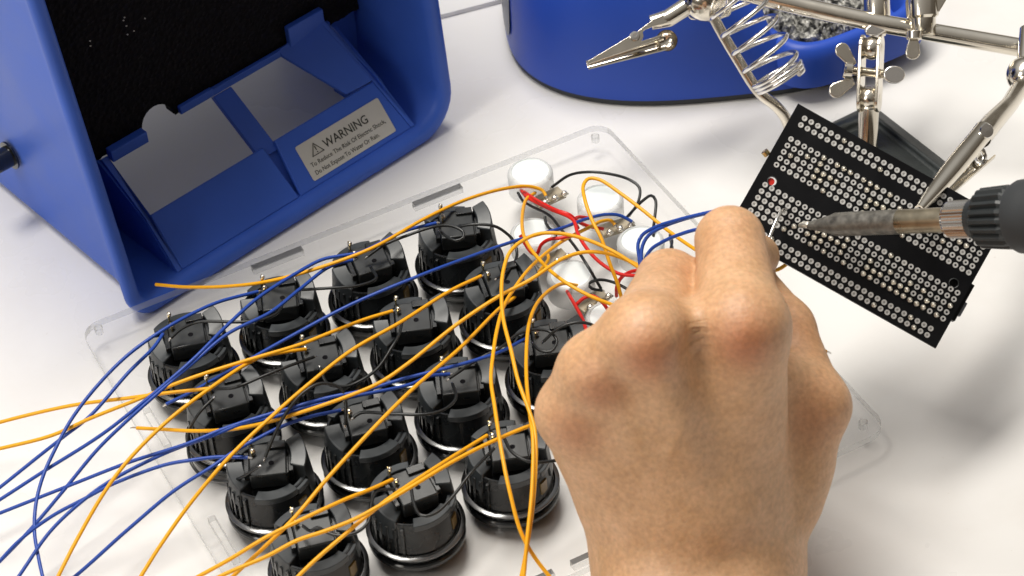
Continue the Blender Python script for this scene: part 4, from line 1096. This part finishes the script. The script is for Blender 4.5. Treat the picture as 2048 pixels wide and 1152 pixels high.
# knurled nut
n_ = 72; vs = []; fs = []; pr = [(4.2, h(1896)), (5.4, h(1897)), (5.85, h(1902)), (5.9, h(1930)), (6.0, h(1944)), (4.4, h(1948))]
a_ = np.array([0, 0, 1.0]); u_ = unit(a_ - iax * (a_ @ iax)); w_ = np.cross(iax, u_)
for i, (r_, z_) in enumerate(pr):
    for k in range(n_):
        rr = r_ * (1.035 if (k % 2 and 0 < i < 5) else .985); an = 2*math.pi*k/n_
        vs.append(tip0 + iax*z_ + rr*(math.cos(an)*u_ + math.sin(an)*w_))
for i in range(len(pr)-1):
    for k in range(n_):
        l = (k+1) % n_; fs.append((i*n_+k, i*n_+l, (i+1)*n_+l, (i+1)*n_+k))
fs.append(tuple(range(n_-1, -1, -1))); fs.append(tuple(range((len(pr)-1)*n_, len(pr)*n_)))
MB().add(vs, fs).build('knurled_nut', M_steel, iron, smooth=12)
# ribbed collar
n_ = 60; vs = []; fs = []; pr = [(4.5, h(1942)), (6.9, h(1945)), (8.5, h(1960)), (9.2, h(1968)), (9.8, h(2022)), (9.9, h(2040)), (7.5, h(2044))]
for i, (r_, z_) in enumerate(pr):
    for k in range(n_):
        rr = r_ * (1.04 if (k % 3 and 2 < i < 5) else .90); an = 2*math.pi*k/n_
        vs.append(tip0 + iax*z_ + rr*(math.cos(an)*u_ + math.sin(an)*w_))
for i in range(len(pr)-1):
    for k in range(n_):
        l = (k+1) % n_; fs.append((i*n_+k, i*n_+l, (i+1)*n_+l, (i+1)*n_+k))
fs.append(tuple(range(n_-1, -1, -1))); fs.append(tuple(range((len(pr)-1)*n_, len(pr)*n_)))
MB().add(vs, fs).build('ribbed_collar', M_ribs, iron, smooth=20)
MB().lathe([(7.5, h(2030)), (10.6, h(2034)), (11.5, h(2044)), (11.9, h(2070)), (12.1, h(2070)+20), (11.6, h(2070)+45), (9, h(2070)+50)], o=tip0, axis=iax, n=40).build('grip', M_grip, iron, smooth=50)

# ================================================================== LEFT HAND
HD = -24.0                                   # the whole hand sits this much nearer than the joints were first laid out
def hp(x, y, d): return cp(x, y, d + HD)
J = {
 'MI': (hp(1482, 655, 710), 13.2), 'MM': (hp(1292, 682, 704), 12.8), 'MR': (hp(1200, 748, 713), 11.8), 'ML': (hp(1152, 826, 723), 10.8),
 'BI': (hp(1462, 1000, 752), 16), 'BM': (hp(1410, 1005, 740), 16.5), 'BR': (hp(1348, 1005, 741), 16), 'BL': (hp(1290, 1010, 746), 15),
 'WR': (hp(1462, 1125, 758), 17.5), 'WU': (hp(1338, 1125, 753), 17.5), 'FR': (hp(1470, 1440, 712), 21.5), 'FU': (hp(1310, 1440, 714), 21),
 'PI': (hp(1460, 482, 738), 10.4), 'DI': (hp(1480, 512, 763), 8.8), 'TI': (hp(1515, 512, 784), 7.2),
 'PM': (hp(1338, 566, 744), 10.2), 'DM': (hp(1388, 590, 768), 9), 'TM': (hp(1440, 575, 788), 7.6),
 'PR': (hp(1284, 700, 757), 9.3), 'DR': (hp(1340, 690, 778), 8.4), 'TR': (hp(1400, 660, 792), 7.4),
 'PL': (hp(1222, 792, 766), 8.4), 'DL': (hp(1285, 770, 785), 7.4), 'TL': (hp(1340, 735, 796), 6.6),
 'C1': (hp(1545, 985, 758), 16.5), 'M1': (hp(1615, 812, 752), 11.9), 'P1': (hp(1564, 660, 772), 10.4), 'T1': (hp(1505, 575, 786), 8.6),
 'H0': (hp(1190, 862, 742), 12.5), 'H1': (hp(1305, 1085, 761), 15), 'TH0': (hp(1560, 915, 762), 15), 'TH1': (hp(1545, 760, 744), 9.5),
}
def cone(P, a, b, ra=None, rb=None):
    (A, r0), (B, r1) = (J[a] if isinstance(a, str) else a), (J[b] if isinstance(b, str) else b)
    ab = B - A; t_ = np.clip(((P - A) @ ab) / (ab @ ab), 0, 1)
    return np.linalg.norm(P - A - t_[:, None] * ab, axis=1) - (r0 + (r1 - r0) * t_)
def smin(a, b, k):
    h_ = np.clip(.5 + .5 * (b - a) / k, 0, 1); return b + (a - b) * h_ - k * h_ * (1 - h_)
def sphere(P, c, r): return np.linalg.norm(P - c, axis=1) - r
def gauss(P, c, s): return np.exp(-((P - c) ** 2).sum(1) / (2 * s * s))
def segd(P, A, B):
    ab = B - A; t_ = np.clip(((P - A) @ ab) / (ab @ ab), 0, 1); return np.linalg.norm(P - A - t_[:, None] * ab, axis=1), t_
def sdf(P):
    d = cone(P, 'BI', 'MI')
    for a, b in (('BM', 'MM'), ('BR', 'MR'), ('BL', 'ML')): d = smin(d, cone(P, a, b), 9)
    d = smin(d, cone(P, 'H0', 'H1'), 9)
    d = smin(d, cone(P, 'WR', 'BI'), 10); d = smin(d, cone(P, 'WU', 'BL'), 10); d = smin(d, cone(P, 'WU', 'WR'), 10); d = smin(d, cone(P, 'WR', 'BM'), 10); d = smin(d, cone(P, 'WU', 'BR'), 10)
    d = smin(d, cone(P, 'WR', 'FR'), 12); d = smin(d, cone(P, 'WU', 'FU'), 12)
    fi = smin(cone(P, 'MI', 'PI'), smin(cone(P, 'PI', 'DI'), cone(P, 'DI', 'TI'), 2), 2.2)
    fm = smin(cone(P, 'MM', 'PM'), smin(cone(P, 'PM', 'DM'), cone(P, 'DM', 'TM'), 2), 2.2)
    fr_ = smin(cone(P, 'MR', 'PR'), smin(cone(P, 'PR', 'DR'), cone(P, 'DR', 'TR'), 2), 2.2)
    fl = smin(cone(P, 'ML', 'PL'), smin(cone(P, 'PL', 'DL'), cone(P, 'DL', 'TL'), 2), 2.2)
    th = smin(smin(cone(P, 'C1', 'M1'), cone(P, 'M1', 'P1'), 5), cone(P, 'P1', 'T1'), 3)
    th = smin(th, cone(P, 'TH0', 'TH1'), 8)
    palm = d
    d = smin(smin(palm, fi, 6.5), smin(palm, fm, 6.5), 3.4)
    d = smin(d, smin(palm, fr_, 6.5), 1.6); d = smin(d, smin(palm, fl, 6.5), 1.6); d = smin(d, smin(palm, th, 8), 1.8)
    # knuckle heads, hollows between them, tendons and veins on the back of the hand
    for nm, a in (('MI', 1.9), ('MM', 1.6), ('MR', 1.2), ('ML', 1.2)):
        c = J[nm][0] - FWD * J[nm][1] * .85 + DOWN * .5
        d = d - a * gauss(P, c, 6.2)
    for a, b, amt in (('MI', 'MM', 1.6), ('MM', 'MR', 1.5), ('MR', 'ML', 1.2)):
        c = (J[a][0] + J[b][0]) / 2 - FWD * 11 + DOWN * 7
        d = d + amt * gauss(P, c, 7.5)
    for a, b, amt in (('BI', 'MI', 1.5), ('BM', 'MM', 1.5), ('BR', 'MR', 1.1), ('BL', 'ML', .8)):
        A = J[a][0] - FWD * J[a][1]; B = J[b][0] - FWD * J[b][1]
        dd, t_ = segd(P, A, B); d = d - amt * np.exp(-dd**2 / 7.5) * np.clip(t_ * 1.4, .15, 1)
    for (ax_, ay, ad, bx_, by, bd, amt) in ((1385, 690, 700, 1435, 930, 716, 1.7), (1252, 740, 704, 1350, 940, 716, 1.4), (1180, 815, 718, 1300, 960, 724, 1.0), (1545, 760, 716, 1530, 900, 726, 1.2)):
        dd, t_ = segd(P, hp(ax_, ay, ad), hp(bx_, by, bd)); d = d + amt * np.exp(-dd**2 / 40) * (1 - .6 * t_)
    vein = [hp(1300, 1000, 712), hp(1345, 900, 706), hp(1400, 800, 698), hp(1395, 730, 692)]
    for A, B in zip(vein, vein[1:]):
        dd, _ = segd(P, A, B); d = d - .6 * np.exp(-dd**2 / 4.5)
    vein = [hp(1540, 940, 716), hp(1470, 850, 706), hp(1425, 780, 700)]
    for A, B in zip(vein, vein[1:]):
        dd, _ = segd(P, A, B); d = d - .6 * np.exp(-dd**2 / 4.5)
    # thumb joint
    d = d - 1.2 * gauss(P, J['M1'][0] + RIGHT * 9 - FWD * 4, 6)
    # fine creases just above the knuckles of index and middle finger
    for nm, ph in (('MI', 0), ('MM', 1)):
        c0_ = J[nm][0] - FWD * (J[nm][1] + .5) - DOWN * 5.0
        for q_ in range(3):
            c = c0_ - DOWN * (q_ * 2.3 - 1)
            rel = P - c; x = rel @ RIGHT; y = rel @ DOWN + .02 * x**2 + .3 * np.sin(x * .7 + q_ * 2 + ph)
            d = d + .17 * np.exp(-(y / .55)**2) * np.exp(-(x / (5.2 - q_ * .7))**4) * (np.abs(rel @ FWD) < 6)
    return d
def make_hand():
    prims = [('BI','MI'),('BM','MM'),('BR','MR'),('BL','ML'),('H0','H1'),('WR','BI'),('WU','BL'),('WU','WR'),('WR','FR'),('WU','FU'),('MI','PI'),('PI','DI'),('DI','TI'),('MM','PM'),('PM','DM'),('DM','TM'),
             ('MR','PR'),('PR','DR'),('DR','TR'),('ML','PL'),('PL','DL'),('DL','TL'),('C1','M1'),('M1','P1'),('P1','T1'),('TH0','TH1'),('BI','BM'),('BM','BR'),('BR','BL'),('C1','BI'),('MI','MM'),('MM','MR'),('MR','ML'),('C1','WR'),('TH0','BI'),('FR','FU')]
    mb = MB()
    for a, b in prims:
        A, r0 = J[a]; B, r1 = J[b]; ax = B - A; L = np.linalg.norm(ax)
        prof = [(max(.02, r0*math.sin(math.pi/2*k/7)), -r0*math.cos(math.pi/2*k/7)) for k in range(8)] + [(max(.02, r1*math.cos(math.pi/2*k/7)), L + r1*math.sin(math.pi/2*k/7)) for k in range(8)]
        mb.lathe(prof, o=A, axis=ax, n=24)
    o = mb.build('hand', M_skin, None, smooth=0)
    rm = o.modifiers.new('remesh', 'REMESH'); rm.mode = 'VOXEL'; rm.voxel_size = .00085; rm.use_smooth_shade = True
    bpy.context.view_layer.update()
    me = bpy.data.meshes.new_from_object(o.evaluated_get(bpy.context.evaluated_depsgraph_get()))
    bpy.data.objects.remove(o)
    n = len(me.vertices); co = np.empty(n * 3); me.vertices.foreach_get('co', co); P = co.reshape(-1, 3) / S
    ed = np.empty(len(me.edges) * 2, dtype=np.int64); me.edges.foreach_get('vertices', ed); ed = ed.reshape(-1, 2)
    deg = np.bincount(ed.ravel(), minlength=n)[:, None].clip(1)
    def lap(P_):
        out = np.zeros_like(P_)
        for k in range(3):
            out[:, k] = np.bincount(ed[:, 0], P_[ed[:, 1], k], n) + np.bincount(ed[:, 1], P_[ed[:, 0], k], n)
        return out / deg
    for it in range(7):
        d = sdf(P); g = np.zeros_like(P)
        for k in range(3):
            q_ = P.copy(); q_[:, k] += .05; g[:, k] = (sdf(q_) - d) / .05
        gn = np.linalg.norm(g, axis=1)[:, None].clip(.3)
        P = P - np.clip(d, -2.5, 2.5)[:, None] * g / gn**2 * .9
        if it < 5: P = P * .5 + lap(P) * .5
    for _ in range(2): P = P * .5 + lap(P) * .5
    me.vertices.foreach_set('co', (P * S).ravel()); me.update()
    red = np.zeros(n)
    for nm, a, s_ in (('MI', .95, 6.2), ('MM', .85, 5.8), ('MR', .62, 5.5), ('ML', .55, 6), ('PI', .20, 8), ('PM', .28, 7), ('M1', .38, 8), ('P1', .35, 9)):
        c = J[nm][0] - FWD * J[nm][1] * .9 + DOWN * 3.5; red = np.maximum(red, a * gauss(P, c, s_))  # red patches set low, so they also paint the shade under each knuckle
    at_ = me.attributes.new('knuckle_red_shade', 'FLOAT', 'POINT'); at_.data.foreach_set('value', red.astype(np.float32))
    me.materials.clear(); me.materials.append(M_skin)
    for p in me.polygons: p.use_smooth = True
    o = bpy.data.objects.new('person', me); COL.objects.link(o)
    return tag(o, 'bare left hand and wrist of a person, index finger reaching to the circuit board', 'person')
hand = make_hand()
for o in bpy.data.objects:
    if '_o' in o: del o['_o']
